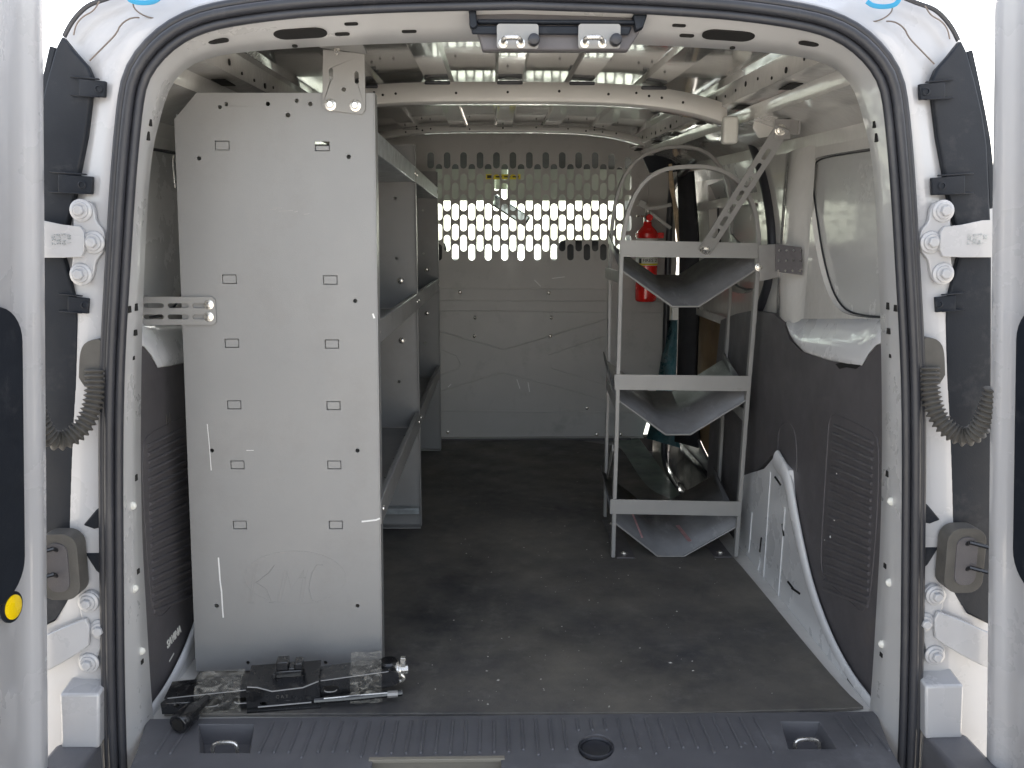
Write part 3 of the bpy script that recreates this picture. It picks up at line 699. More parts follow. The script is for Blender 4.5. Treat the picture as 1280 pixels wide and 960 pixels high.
for (u, v) in ((167,633),(172,737),(174,813)):
    for s in (False, True):
        p, i = onloft(u, v); mb = MB(s); mb.lathe(p, (.35, -1, 0), [(.007, -.001), (.0065, .002), (.004, .004), (.0005, .005)], 16); mb.build('frame_plug', M['label'], frame)
# -------- cab interior
mb = MB(); mb.bb((XC-.8, 3.62, -.02), (XC+.8, 5.0, 0)); mb.bb((XC-.75, 4.55, .05), (XC+.75, 4.95, .50)); mb.build('dashboard', M['dash'], van, bevel=.05, seg=3)
for sx in (-.36, .36):
    mb = MB(); mb.box((XC+sx, 3.95, .40), (.46, .14, .66), Matrix.Rotation(-.15, 3, 'X')); mb.box((XC+sx, 4.15, .15), (.46, .45, .14)); st_ = mb.build('front_seat', M['seat'], van, bevel=.05, seg=3)
    mb = MB(); mb.box((XC+sx*1.0, 3.87, .745), (.24, .09, .13), Matrix.Rotation(-.1, 3, 'X')); mb.build('headrest', M['seat'], st_, bevel=.035, seg=3)
mb = MB(); mb.add([V((XC-.56, 4.18, 1.21)), V((XC+.56, 4.18, 1.21)), V((XC+.75, 4.98, .55)), V((XC-.75, 4.98, .55))], [(0, 1, 2, 3)]); mb.build('windscreen', M['glass'], van, solid=.004)
mb = MB(); mb.add([V((XC-.6, 3.58, ZR(3.6)-.008)), V((XC+.6, 3.58, ZR(3.6)-.008)), V((XC+.60, 4.08, 1.125)), V((XC-.60, 4.08, 1.125))], [(0, 1, 2, 3)]); mb.build('headliner', M['visor'], van, solid=.006)
mb = MB()
for s in (-1, 1): mb.box((XC+s*.31, 4.10, 1.06), (.56, .015, .15), Matrix.Rotation(.25, 3, 'X'))
mb.box((XC, 4.14, 1.09), (.06, .03, .10)); build_each(mb, 'sun_visor', M['dash2'], van, bevel=.006)
mb = MB(); c = PY(629, 221, 4.04); mb.box(c, (.155, .003, .022)); lbv = mb.build('warning_label', M['yellow'], van)
mb = MB()
for k in range(4): mb.box(c+V((-.058+k*.038, -.003, 0)), (.028, .001, .006 if k else .013))
build_each(mb, 'label_print', M['ink'], lbv)
mb = MB(); R_ = Matrix.Rotation(math.radians(-32), 3, 'Y') ; R_ = Matrix.Rotation(math.radians(33), 3, 'Y')
c = PY(636, 262, 4.35); mb.box(c, (.22, .018, .055), R_); rm = mb.build('rear_view_mirror', M['black'], van, bevel=.01, seg=3)
mb = MB(); mb.box(c+V((0, -.011, 0)), (.20, .002, .042), R_); mb.build('mirror_glass', M['mirror'], rm, bevel=.004)
mb = MB(); mb.tube([c, c+V((0, .05, .12))], .008, 8); mb.build('mirror_stem', M['black'], rm)
# front side walls of the cab above the belt line: A and B pillars only, plus side glass
mb = MB()
for s in (-1, 1): mb.add([V((XC+s*.80, 4.1, .60)), V((XC+s*.80, 4.98, .60)), V((XC+s*.62, 4.2, 1.2)), V((XC+s*.62, 4.1, 1.2))], [(0, 1, 2, 3)])
build_each(mb, 'side_glass', M['glass'], van)
# wheels just outside the shot
for X_ in (-.72, .72):
    for Yw in (2.0, 4.75):
        mb = MB(); mb.lathe((XC+X_-.09, Yw, -.26), (1, 0, 0), [(.22, 0), (.29, .01), (.30, .04), (.30, .15), (.29, .18), (.22, .19)], 32); wh = mb.build('wheel', M['rubber'], van)
        mb = MB(); mb.lathe((XC+X_-.09, Yw, -.26), (1, 0, 0), [(.20, -.004), (.19, .02), (.03, .03)], 24); mb.lathe((XC+X_+.10, Yw, -.26), (-1, 0, 0), [(.20, -.004), (.19, .02), (.03, .03)], 24); mb.build('rim', M['galv'], wh)
mb = MB(); mb.bb((XC-.6, 1.3, -.20), (XC+.6, 5.3, -.165)); mb.build('underbody', M['black'], van)

# ================================================================== PARTITION
part = thing('partition', (XC, Y1, 0), 'grey steel partition with rows of slotted holes behind the front seats', 'partition')
frP = FY(Y1)
holes = []
pitch = 10.28
for k in range(-1, 24):
    u = 548.6+k*pitch
    if k % 2 == 0: cs = (215.2, 239.0, 265.0, 290.2, 315.3)   # column A
    else: cs = (200.5, 228.0, 253.5, 278.8, 304.0)
    for j, v in enumerate(cs):
        hh = 20.6; w = 8.3
        if k >= 21 and j < 1: v += (k-20)*2
        if k >= 24 and j in (4,): continue
        holes.append([frP.px(u+x, v+y) for x, y in slot(0, 0, w, hh, 0, 4)])
outp = [(440,166),(788,168),(799,187),(822,202),(836,208),(843,260),(846,330),(839,400),(825,470),(803,546),(440,548.5)]
mb = MB(); mb.plate(frP, [frP.px(*q) for q in outp], holes=holes, t=.003)
def seg(P, r=.0045, c=-.001): mb.tube([frP.w(*frP.px(u, v), c+.0015) for u, v in P], r, 8, flat=((0, 1, 0), 1, .6))
for y in (361, 376): seg([(500,y-1),(826,y+1)], .003)
seg([(500,388),(836,391)], .0035); seg([(500,513),(812,516)], .005)
seg([(500,397),(550,414),(630,437),(750,401),(770,395)]); seg([(500,500),(560,486),(628,466),(700,484),(760,501)])
seg([(545,435),(570,445),(575,455),(572,461),(550,469)], .0035); seg([(800,410),(750,422),(686,444),(690,460),(750,479),(800,492)], .0035)
seg([(790,180),(806,200),(810,230),(812,380)], .004)
perf = mb.build('partition_panel', M['partition'], part, sm=45)
mb = MB(); mb.bb((frP.px(500,546)[0], Y1-.03, .002), (frP.px(803,546)[0], Y1, .005)); mb.bb((frP.px(500,546)[0]-.3, Y1-.032, -.0), (frP.px(500,546)[0], Y1, .005)); mb.build('foot_flange', M['partition'], part)
mb = MB(); mb.bb((XC-.58, Y1-.045, -.004), (.56, Y1+.05, .004)); mb.build('light_stop_strip', M['trim'], part)  # strip added to stop bright light leaking under the partition
scr0 = None
for (u, v) in ((575,365),(686,366),(594,397),(689,397),(593,420),(688,420),(734,510),(746,543),(776,543),(560,540),(790,175),(812,182),(470,420)):
    p = PY(u, v, Y1-.0018)
    if scr0 is None:
        m_ = MB(); m_.lathe(p, (0, -1, 0), [(.0085, 0), (.008, .0025), (.005, .0045), (.0008, .005)], 14); scr0 = m_.build('screw', M['zinc'], part); sc0 = p
    else:
        c_ = scr0.copy(); COL.objects.link(c_); c_.parent = part; c_.location = p-sc0
mb = MB()
for a, b in (((668,350),(676,358)), ((690,348),(706,346)), ((564,480),(560,484)), ((646,474),(650,486)), ((660,478),(662,490))):
    mb.bar([PY(*a, Y1-.002), PY(*b, Y1-.002)], .003, .001, (0, 1, 0))
build_each(mb, 'scratch', M['scr'], part)

# ================================================================== SHELVING UNIT
XS = -.212; YA = 1.57; YB = 2.43; YC = 3.36; XL = -.545
shelf = thing('shelving_unit', (-.38, YA, 0), 'tall grey steel shelving unit along the left wall with a scratched end panel', 'shelving')
frS = FY(YA)
outl = [(219,150),(244,117),(462,117),(468,60),(477,836),(245,838)]
outl = [(218,149),(246,116),(467,116),(477,836),(245,839)]
slots_ = []
tabs = [(278,182),(287,349),(290,429),(293,506),(297,581),(300,656),(403,183),(413,350),(415,430),(417,507),(418,581),(420,656)]
hl = []
for (u, v) in tabs:
    c = frS.px(u, v); hl.append([(c[0]-.0125, c[1]-.008), (c[0]+.0125, c[1]-.008), (c[0]+.0125, c[1]+.008), (c[0]-.0125, c[1]+.008)])
rh = [(249,198,2.6),(265,563,2.6),(271,757,2.8),(444,376,2.6),(447,563,2.6),(447,757,2.6),(275,134,2.4),(283,130,2.4),(335,130,2.6),(388,130,2.6),(360,144,2.8),(436,196,2.6),(310,828,2.4),(407,828,2.4),(371,126,2.4)]
for (u, v, r) in rh: c = frS.px(u, v); hl.append(circ(c[0], c[1], r*YA/F, 12))
mb = MB(); mb.plate(frS, [frS.px(*q) for q in outl], holes=hl, t=.003)
for i, (u, v) in enumerate(tabs):
    c = frS.px(u, v); op = i == 6
    h0 = -.0068 if not op else -.0068; h1 = .0068 if not op else .001
    mb.plate(frS, [(c[0]-.0113, c[1]+h0), (c[0]+.0113, c[1]+h0), (c[0]+.0113, c[1]+h1), (c[0]-.0113, c[1]+h1)], t=.0022, c=-.0002)
# folded return along the aisle edge
a = frS.px(467.5, 116); b = frS.px(477.5, 836)
mb.add([frS.w(a[0]-.001, a[1], .0015), frS.w(b[0]-.001, b[1], .0015), frS.w(b[0]-.001, b[1], -.03), frS.w(a[0]-.001, a[1], -.03), frS.w(a[0]+.0015, a[1], .0015), frS.w(b[0]+.0015, b[1], .0015), frS.w(b[0]+.0015, b[1], -.03), frS.w(a[0]+.0015, a[1], -.03)], [(0,1,2,3),(4,5,6,7),(0,1,5,4),(2,3,7,6),(0,3,7,4),(1,2,6,5)])
endp = mb.build('end_panel', M['grey'], shelf, bevel=.0005, seg=1, sm=30)
mb = MB()
cen = frS.px(369, 722); E = [frS.w(cen[0]+.094*math.cos(t_), cen[1]+.052*math.sin(t_), .0010) for t_ in [2*math.pi*k/60 for k in range(60)]]
mb.tube(E, .0009, 6, closed=True)
for st in ([(319,704),(311,752)],[(322,704),(314,752)],[(343,706),(336,716),(320,728)],[(320,728),(333,736),(339,752)],[(347,752),(356,712)],[(351,752),(360,712)],[(358,712),(364,736),(380,712)],[(380,712),(374,752)],[(384,712),(378,752)],[(311,753),(318,753)],[(336,753),(343,753)],[(404,706),(396,706),(390,716),(386,735),(390,750),(398,753)],[(374,722),(382,722)]):
    mb.tube([frS.w(*frS.px(u, v), .0010) for u, v in st], .0009, 6)
mb.build('embossed_logo', M['grey'], endp, sm=60)
mb = MB()
def scratch(P, w): mb.bar([PY(u, v, YA-.0018) for u, v in P], w, .0004, (0, 1, 0))
scratch([(273,697),(274,710),(275,725),(277,740),(278,758),(279,772)], .0024); scratch([(259,530),(262,560),(264,588)], .0012)
scratch([(308,563),(317,563)], .0008); scratch([(452,652),(470,650),(475,648)], .003)
scratch([(466,392),(468,398)], .003)
build_each(mb, 'scratch', M['scr'], endp)
mb = MB()
for a, b in (((337,262),(345,261)), ((348,264),(366,263)), ((368,265),(372,264)), ((380,268),(386,267)), ((341,259),(352,260)), ((350,691),(356,691))): mb.bar([PY(*a, YA-.0018), PY(*b, YA-.0018)], .0018, .0004, (0, 1, 0))
build_each(mb, 'scuff', M['tab'], endp)
# uprights
def upright(Y, name='upright'):
    z1 = 1.06; fr = FY(Y); mb = MB()
    hs = []
    for z in (.92, .76, .60, .42, .19): hs.append(circ(XS-.055, z, .0045, 10))
    for z in (.79, .56, .50, .28): hs.append([(XS-.125, z-.008), (XS-.10, z-.008), (XS-.10, z+.008), (XS-.125, z+.008)])
    mb.plate(fr, [(XL, .004), (XS, .004), (XS, z1), (XL, z1)], holes=hs, t=.002)
    for z in (.79, .56, .50, .28): mb.plate(fr, [(XS-.1238, z-.0068), (XS-.1012, z-.0068), (XS-.1012, z+.0068), (XS-.1238, z+.0068)], t=.0016)
    mb.bb((XS-.001, Y-.012, .004), (XS+.0015, Y+.012, z1)); mb.bb((XS-.004, Y-.003, z1-.0005), (XL, Y+.014, z1+.002)); mb.bb((XS, Y-.002, .003), (XL, Y-.03, .006))
    u = mb.build(name, M['grey'], shelf, bevel=.0005, seg=1, sm=30)
    mb = MB()
    for z in (.70, .535, .215): mb.lathe((XS-.045, Y-.002, z), (0, -1, 0), [(.009, 0), (.0085, .002), (.006, .004), (.001, .0045)], 16)
    build_each(mb, 'bolt', M['zinc'], u)
    return u
upright(YB); upright(YC)
# shelves
for z_top, hh in ((1.003, .040), (.665, .042), (.335, .045)):
    for ya, yb in ((YA+.004, YB-.013), (YB+.013, YC-.013)):
        mb = MB(); zt = z_top
        mb.bb((XL, ya, zt-hh), (XS, yb, zt-hh+.002)); mb.bb((XS-.0005, ya, zt-hh), (XS+.0015, yb, zt)); mb.bb((XS-.010, ya, zt-.0015), (XS, yb, zt+.0005))
        mb.bb((XL, ya, zt-hh), (XL+.002, yb, zt+.02))
        s_ = mb.build('shelf', M['galv'] if z_top > .9 else M['grey'], shelf, bevel=.0006, seg=1)
        mb = MB()
        yy = ya+.06
        while yy < yb-.03:
            mb.lathe((XS-.03, yy, zt-hh+.0018), (0, 0, 1), [(.0035, 0), (.003, .001)], 8); yy += .085
        build_each(mb, 'rivet', M['zinc'], s_)
# lip joint bolts
mb = MB()
for Y in (YA+.03, YB-.03, YB+.03, YC-.03):
    for z in (.985, .645, .312): mb.lathe((XS+.0015, Y, z), (1, 0, 0), [(.0055, 0), (.005, .002), (.001, .003)], 12)
build_each(mb, 'lip_bolt', M['zinc'], shelf)
mb = MB(); mb.bb((XS-.13, YB-.03, .045), (XS-.003, YB-.003, .062)); mb.build('foot_bracket', M['galv'], shelf, bevel=.001)
# van fixing brackets
fr = FY(YA-.0045); mb = MB(); Q = [fr.px(168, 371), fr.px(271, 406)]
hs = []
for u0, u1 in ((180,205),(210,236),(241,266)):
    for v in (382, 396): a = fr.px((u0+u1)/2, v); hs.append(slot(a[0], a[1], (u1-u0)*YA/F, .0085))
mb.plate(fr, rrect(Q[0][0], Q[1][1], Q[1][0], Q[0][1], .009), holes=hs, t=.004)
mb.bb((Q[0][0]-.002, YA-.0065, Q[1][1]), (Q[0][0]+.002, YA+.05, Q[0][1]))
br = mb.build('wall_bracket', M['rackgrey'], shelf, bevel=.0008)
for v in (381, 396):
    mb = MB(); mb.bolt(PY(261, v, YA-.0065), (0, -1, 0), .006); mb.build('bolt', M['zinc'], br)
fr = FY(YA-.0045); mb = MB(); out = [(404,62),(456,68),(457,137),(453,143),(408,138),(403,133)]
hs = [slot(*fr.px(414, 93), .0072, .020), slot(*fr.px(446, 97), .0072, .020), circ(*fr.px(430, 112), .0036)]
mb.plate(fr, [fr.px(*q) for q in out], holes=hs, t=.004)
a = fr.w(*fr.px(400, 60)); b = fr.w(*fr.px(459, 68)); e = V((0, -.03, .004))
ft = [a, b, b+V((-.004, -.045, .012)), a.lerp(b, .5)+V((0, -.062, .014)), a+V((.0, -.045, .012))]
mb.add(ft+[p+V((0, 0, .004)) for p in ft], [(0,1,2,3,4), (5,6,7,8,9)]+[(i, (i+1) % 5, (i+1) % 5+5, i+5) for i in range(5)])
br = mb.build('roof_bracket', M['rackgrey'], shelf, bevel=.0012)
for u, v in ((413,131),(444,132)):
    mb = MB(); mb.bolt(PY(u, v, YA-.0065), (0, -1, 0), .0068, .006); mb.build('bolt', M['zinc'], br)
mb = MB(); mb.bolt(PY(421, 62, YA-.03), (0, -.2, -1), .004, .008); mb.build('bolt', M['zinc'], br)
# wire clips at the wall side of the end panel
mb = MB()
for v0, v1 in ((433, 470), (585, 620), (195, 235)):
    mb.tube([PY(234 if v0 > 200 else 217, v0, YA+.01), PY(236 if v0 > 200 else 216, v0+8, YA), PY(238 if v0 > 200 else 219, v1, YA)], .0012, 6)
build_each(mb, 'edge_clip', M['zinc'], shelf)

# ================================================================== CYLINDER RACK
YR = 2.165
rack = thing('cylinder_rack', (.45, YR, 0), 'grey steel three-tier tank rack with arched top standing on the right', 'rack')
HF = [(766,697),(768,620),(770,560),(773,440),(776,330),(778,300),(783,270),(793,243),(808,223),(830,211),(860,208),(890,209),(912,218),(930,234),(942,258),(948,290),(947,330),(942,400),(936,470),(929,560),(919,697)]
HR = [(756,652),(757,600),(759,520),(761,440),(762,340),(764,290),(769,250),(780,218),(798,197),(825,185),(850,183),(875,186),(895,200),(909,225),(914,260),(914,320),(911,400),(905,470),(901,560),(896,632)]
mb = MB(); P_ = [PY(u, v, YR) for u, v in HF]; P_[0].z = .004; P_[-1].z = .004; mb.bar(smooth(P_, 90), .010, .018, (0, 1, 0))
mb.build('front_hoop', M['rackgrey'], rack, bevel=.0012)
YRR = 2.50
mb = MB(); P_ = [PY(u, v, YRR) for u, v in HR]; P_[0].z = .004; P_[-1].z = .004; mb.bar(smooth(P_, 90), .009, .018, (0, 1, 0))
mb.build('rear_hoop', M['rackgrey'], rack, bevel=.0012)
for Y, bands in ((YR-.011, (((774,300),(949,304),(949,323),(775,321)), ((768,468),(939,470),(938,489),(768,487)), ((763,624),(927,627),(926,645),(762,642)))),):
    for q in bands:
        mb = MB(); f = FY(Y); mb.plate(f, [f.px(*w) for w in q], t=.003); mb.build('front_band', M['rackgrey'], rack, bevel=.0008)
for tr_ in (((777,326),(777,338),(840,383),(873,383),(945,337),(946,326)), ((770,489),(771,499),(832,543),(863,543),(933,500),(934,489)), ((766,645),(767,652),(822,695),(855,695),(919,659),(920,647))):
    f0 = [PY(u, v, YR) for u, v in tr_]; f1 = [p+V((0, .25, .068)) for p in f0]
    mb = MB(); mb.grid([f0, f1]); t_ = mb.build('tray', M['tray'], rack, solid=.003, sm=20)
    mb = MB(); mb.tube([p+V((0, -.001, 0)) for p in f0[1:-1]], .0022, 6); mb.build('tray_edge', M['rackgrey'], t_)
    mb = MB(); a, b = f1[1], f1[-2]
mb = MB()
for a, b, w in (((793,650),(803,667),.005), ((858,650),(866,670),.012)):
    p = PY(*a, YR); q = PY(*b, YR)
    pass
# side straps front-to-back
for u0, v0, u1, v1 in ((775,347,757,349), (948,347,914,345), (770,505,758,500), (930,520,903,505)):
    mb = MB(); a = PY(u0, v0, YR); b = PY(u1, v1, YRR); b.z = a.z; mb.bar([a, b], .03, .003, (1, 0, 0)); mb.build('side_strap', M['rackgrey'], rack, bevel=.0006)
mb = MB(); mb.bar([PY(766, 560, YR), PY(757, 560, YRR)+V((0, 0, -.12))], .018, .003, (1, 0, 0)); mb.build('side_strap', M['rackgrey'], rack)
for (u, v, s) in ((771,690,1), (911,694,-1)):
    p = PZ(u, v, .004); mb = MB(); mb.bb((p.x-.006 if s > 0 else p.x-.04, YR-.01, .001), (p.x+.04 if s > 0 else p.x+.006, YR+.30, .005)); ft = mb.build('foot', M['dkplate'], rack, bevel=.001)
    mb = MB(); mb.bolt((p.x+s*.018, YR+.02, .005), (0, 0, 1), .007); mb.build('bolt', M['zinc'], ft); mb = MB(); mb.bolt((p.x+s*.018, YR+.26, .005), (0, 0, 1), .007); mb.build('bolt', M['zinc'], ft)
# brace strap to the roof
a = PY(882, 312, YR-.015); b = PX(974, 166, .625); b = PY(975, 165, 1.93)
ex = (b-a).normalized(); nn = V((0, -1, 0)); ey = nn.cross(ex).normalized() if False else ex.cross(V((0, 1, 0))).normalized()
frB = Fr(a, ex, ey)
L_ = (b-a).length; mb = MB(); hs = []
for k in range(7):
    hs.append(slot(.055+k*(L_-.09)/6.6, 0, .030, .0095))
mb.plate(frB, rrect(-.014, -.0165, L_+.012, .0165, .004), holes=hs, t=.004)
bra = mb.build('brace_strap', M['rackgrey'], rack, bevel=.0008)
mb = MB(); n_ = frB.en if frB.en.y < 0 else -frB.en; mb.bolt(a+n_*.003, n_, .0095, .006); mb.build('bolt', M['zinc'], bra)
mb = MB(); c = b; mb.box(c+V((.006, .002, .006)), (.034, .005, .042)); mb.box(c+V((.030, .006, .012)), (.018, .004, .034)); mb.box(c+V((.040, .02, .012)), (.004, .05, .036)); bk = mb.build('brace_bracket', M['tab'], rack, bevel=.001)
mb = MB(); mb.bolt(c+V((.0, -.002, .004)), (0, -1, 0), .0085); mb.build('bolt', M['zinc'], bk)
# pillar bracket
mb = MB(); f = FY(YR-.02); mb.plate(f, [f.px(*q) for q in ((948,306),(975,305),(975,346),(949,352))], t=.003); mb.build('bracket_plate', M['tab'], rack, bevel=.0008)
mb = MB(); f = FY(1.95); a = f.px(969, 306); b = f.px(1003, 344)
hs = [circ(lerp(a[0], b[0], (i+.6)/4), lerp(a[1], b[1], (j+.55)/3), .0028, 8) for i in range(4) for j in range(3)]
mb.plate(f, [f.px(*q) for q in ((969,305),(1002,309),(1003,344),(969,339))], holes=hs, t=.003); wb = mb.build('wall_bracket', M['dkplate'], rack, bevel=.0006)
mb = MB(); mb.bolt(PY(949, 334, YR-.02), (0, -1, 0), .007); mb.build('bolt', M['zinc'], rack)
# scrapes on the lowest tray (run down its back face)
t0 = [PY(u, v, YR) for u, v in ((766,652),(822,695),(855,695),(919,659))]
def ontray(s, d, seg_):
    p = t0[seg_].lerp(t0[seg_+1], s); return p+V((0, d*.25, d*.068+.0025))
mb = MB(); mb.bar([ontray(.70, .12, 0), ontray(.60, .5, 0)], .005, .0006, (0, -.26, 1)); mb.bar([ontray(.18, .15, 2), ontray(.06, .5, 2)], .011, .0006, (0, -.26, 1)); build_each(mb, 'paint_scrape', M['pinkscr'], rack)

# ================================================================== FIRE EXTINGUISHER
YE = 3.44; pb = PY(807, 377, YE); pt = PY(808, 286, YE); zb, zt = pb.z, pt.z
ext = thing('fire_extinguisher', (pb.x, YE, zb), 'red fire extinguisher with silver levers hanging on the partition', 'fire extinguisher')
H = zt-zb; R = .042; c = V((pb.x, YE, zb))
mb = MB(); mb.lathe(c, (0, 0, 1), [(R*.8, 0), (R*.97, .006), (R, .014), (R, H-.03), (R*.93, H-.012), (R*.7, H), (R*.4, H+.012), (R*.36, H+.03)], 36); mb.build('cylinder', M['red'], ext, sm=60)
mb = MB(); mb.lathe(c, (0, 0, 1), [(R+.0006, H*.50), (R+.0006, H*.87)], 36); lab = mb.build('label', M['label'], ext, sm=60)
f = FY(YE-R-.0012); mb = MB(); mb.text(f, 'FIRES 2', .018, c.x+.005, zb+H*.57, t=.001, c=.0); mb.bb((c.x-.034, YE-R+.014, zb+H*.53), (c.x-.024, YE-R+.008, zb+H*.60)); build_each(mb, 'label_print', M['ink'], lab)
mb = MB(); mb.lathe(c, (0, 0, 1), [(R+.0012, H*.505), (R+.0012, H*.53)], 36); mb.build('label_stripe', M['yellow'], lab)
mb = MB(); mb.lathe(c, (0, 0, 1), [(R+.001, H*.88), (R+.003, H*.885), (R+.003, H*.94), (R+.001, H*.945)], 36); mb.box(c+V((R+.008, -.01, H*.91)), (.022, .02, .022)); mb.bb((c.x-.02, YE+R-.004, zb+H*.3), (c.x+.02, Y1-.002, zb+H*.9)); mb.build('bracket_strap', M['red'], ext, bevel=.001)
top = c+V((0, 0, H+.03))
mb = MB(); mb.lathe(top, (0, 0, 1), [(.014, -.01), (.016, 0), (.016, .02), (.011, .028), (.01, .04)], 16); mb.tube([top+V((-.045, -.01, .018)), top+V((0, 0, .018))], .004, 8); mb.build('valve', M['zinc'], ext)
mb = MB(); mb.lathe(top+V((.004, -.014, .012)), (0, -1, 0), [(.013, 0), (.013, .008), (.011, .010)], 20); mb.build('gauge', M['red'], ext)
mb = MB(); mb.bar([top+V((-.025, 0, .062)), top+V((.0, 0, .045)), top+V((.035, 0, .05)), top+V((.09, 0, .062))], .014, .012, (0, 1, 0)); mb.bar([top+V((-.035, 0, .07)), top+V((-.012, 0, .058))], .026, .016, (0, 1, 0)); mb.build('lever', M['hard'], ext, bevel=.002)
mb = MB(); mb.bar([top+V((.0, 0, .035)), top+V((.03, 0, .015)), top+V((.09, 0, -.028))], .013, .014, (0, 1, 0)); mb.build('carry_handle', M['hard'], ext, bevel=.002)

# ================================================================== FLOOR MAT
mo = [zpx(205,892),zpx(1088,890),zpx(1060,868),zpx(1000,797),zpx(958,745),zpx(922,702),(.60,2.45),(.585,2.60),(.55,2.70),(.52,2.76),(.505,2.85),(.50,3.0),(.50,3.36),(.48,3.42),(.42,3.46),(.36,3.50),(.30,3.54),(-.54,3.54),(-.57,2.6),(-.565,1.6),(-.56,1.44)]
mb = MB(); fm = FZ(0); mb.plate(fm, [fm.loc(p) for p in smooth([V((x, y, 0)) for x, y in mo+mo[:1]], 160, 1)[:-1]], t=.005, c=-.0025)
fm_ = mb.build('floor_mat', M['mat'], None, bevel=.001, base=(XC, 2.5, 0)); tag(fm_, 'worn black rubber mat dusted brown covering the van floor', 'floor mat')
# crumbs
mb = MB()
for i in range(230):
    u = random.gauss(700, 150); v = random.uniform(560, 885)
    p = PZ(u, v, .001)
    if not (-.2 < p.x < .58) or p.y > 3.4: continue
    s = random.choice((.0007, .0008, .001, .0012, .0020))*random.uniform(.7, 1.1)
    an = random.uniform(0, 6.28); e = random.uniform(.6, 2.2)
    vs = [p+V((math.cos(an+a_)*s*(e if k_ % 2 else 1), math.sin(an+a_)*s, 0)) for k_, a_ in enumerate((0, 1.6, 3.1, 4.6))]+[p+V((0, 0, s*.8))]
    mb.add(vs, [(0,1,4),(1,2,4),(2,3,4),(3,0,4),(3,2,1,0)])
cr = mb.build('crumbs', M['crumb'], None, sm=0, base=(XC, 2.2, 0)); tag(cr, 'pale crumbs and grit scattered over the dark mat', 'debris', kind='stuff')

# ================================================================== SCISSOR JACK
j0 = PZ(232, 893, 0); j1 = PZ(505, 874, 0)
jd = (j1-j0).normalized(); ang = math.atan2(jd.y, jd.x)
jack = thing('scissor_jack', j0, 'folded black scissor jack bound with clear tape in front of the shelving', 'jack')
JF = Fr(j0, jd, (0, 0, 1)); Lj = (j1-j0).length; sc = Lj/273.0     # px -> metre along the jack
def J(a, h, c=0): return JF.w(a, h, c)
def ju(u): return (u-232)*sc
tilt = .012/ju(505)
def jbox(mb, u0, u1, h0, h1, c0, c1, t0=0, t1=0):
    a0, a1 = ju(u0), ju(u1)
    vs = [J(a0, h0, c0), J(a1, h0+t1, c0), J(a1, h1+t1, c0), J(a0, h1, c0), J(a0, h0, c1), J(a1, h0+t1, c1), J(a1, h1+t1, c1), J(a0, h1, c1)]
    mb.add(vs, [(0,1,2,3),(4,5,6,7),(0,1,5,4),(1,2,6,5),(2,3,7,6),(3,0,4,7)])
W0, W1 = .0, -.058       # depth range (towards the front is +c)
Fj = JF
def jplate(mb, pts, c, holes=(), t=.003): mb.plate(Fj, [(ju(u), h) for u, h in pts], holes=[[(ju(u), h) for u, h in hh] for hh in holes], t=t, c=c)
def jslot(u, h, w, hh): return [(u+x/sc, h+y) for x, y in slot(0, 0, w, hh)]
mb = MB(); jplate(mb, [(204,.004),(230,.002),(325,.006),(325,.040),(212,.033),(203,.024)], .0, holes=[jslot(262,.019,.038,.013), jslot(302,.020,.034,.010), jslot(222,.018,.009,.008)])
jplate(mb, [(204,.004),(325,.006),(325,.040),(212,.033)], -.055)
jbox(mb, 208, 325, .031, .034, -.056, .0015, 0, .007); mb.build('lower_arm', M['jack'], jack, bevel=.0014)
mb = MB(); jplate(mb, [(392,.016),(490,.026),(500,.034),(498,.052),(486,.058),(392,.046)], .0, holes=[jslot(412,.030,.030,.012), jslot(470,.042,.012,.010)])
jplate(mb, [(392,.016),(490,.026),(500,.034),(498,.052),(392,.046)], -.05)
jbox(mb, 392, 492, .044, .047, -.051, .0015, 0, .009); mb.build('upper_arm', M['jack'], jack, bevel=.0014)
mb = MB(); jplate(mb, [(308,.004),(400,.004),(398,.050),(378,.040),(340,.037),(322,.046),(308,.048)], .008, holes=[jslot(329,.015,.014,.006), jslot(385,.020,.010,.007)])
mb.add([J(ju(308), .048, .0095), J(ju(322), .046, .0095), J(ju(340), .037, .0095), J(ju(378), .040, .0095), J(ju(398), .050, .0095), J(ju(398), .056, -.058), J(ju(308), .054, -.058)], [(0,1,6),(1,2,6),(2,3,5,6),(3,4,5)])
jbox(mb, 308, 400, .0, .004, -.06, .012); cb = mb.build('base_bracket', M['jack'], jack, bevel=.0012)
mb = MB(); P_ = [J(ju(u), h, .0105) for u, h in ((310,.0485),(322,.0465),(340,.0375),(378,.0405),(398,.0505))]; mb.tube(P_, .0011, 6); mb.tube([J(ju(322), .010, .0105), J(ju(388), .012, .0105)], .0013, 6)
for uu, hh, w in ((262,.0125,.03),(302,.0145,.026),(412,.0245,.022)): mb.tube(smooth([J(ju(uu)-w/2, hh+.004, .002), J(ju(uu)-w/2+.003, hh, .002), J(ju(uu)+w/2-.003, hh, .002), J(ju(uu)+w/2, hh+.004, .002)], 12), .001, 6)
mb.tube([J(ju(212), .033, .0018), J(ju(308), .0385, .0018)], .0009, 6); mb.tube([J(ju(400), .0465, .0018), J(ju(486), .0555, .0018)], .0009, 6)
mb.build('edge_highlights', M['tab'], jack)  # pale lines painting in highlights along the jack's edges and slots
mb = MB(); mb.text(Fj, 'C A T', .0085, ju(352), .026, t=.0006, c=.0102); mb.build('stamped_text', M['hose'], cb)
mb = MB()
jbox(mb, 342, 375, .045, .058, -.05, -.02); jbox(mb, 343, 358, .058, .074, -.048, -.022); jbox(mb, 366, 376, .058, .070, -.048, -.022); jbox(mb, 358, 366, .056, .062, -.048, -.022); jbox(mb, 338, 342, .045, .054, -.05, -.02)
mb.build('saddle', M['jack'], jack, bevel=.0016)
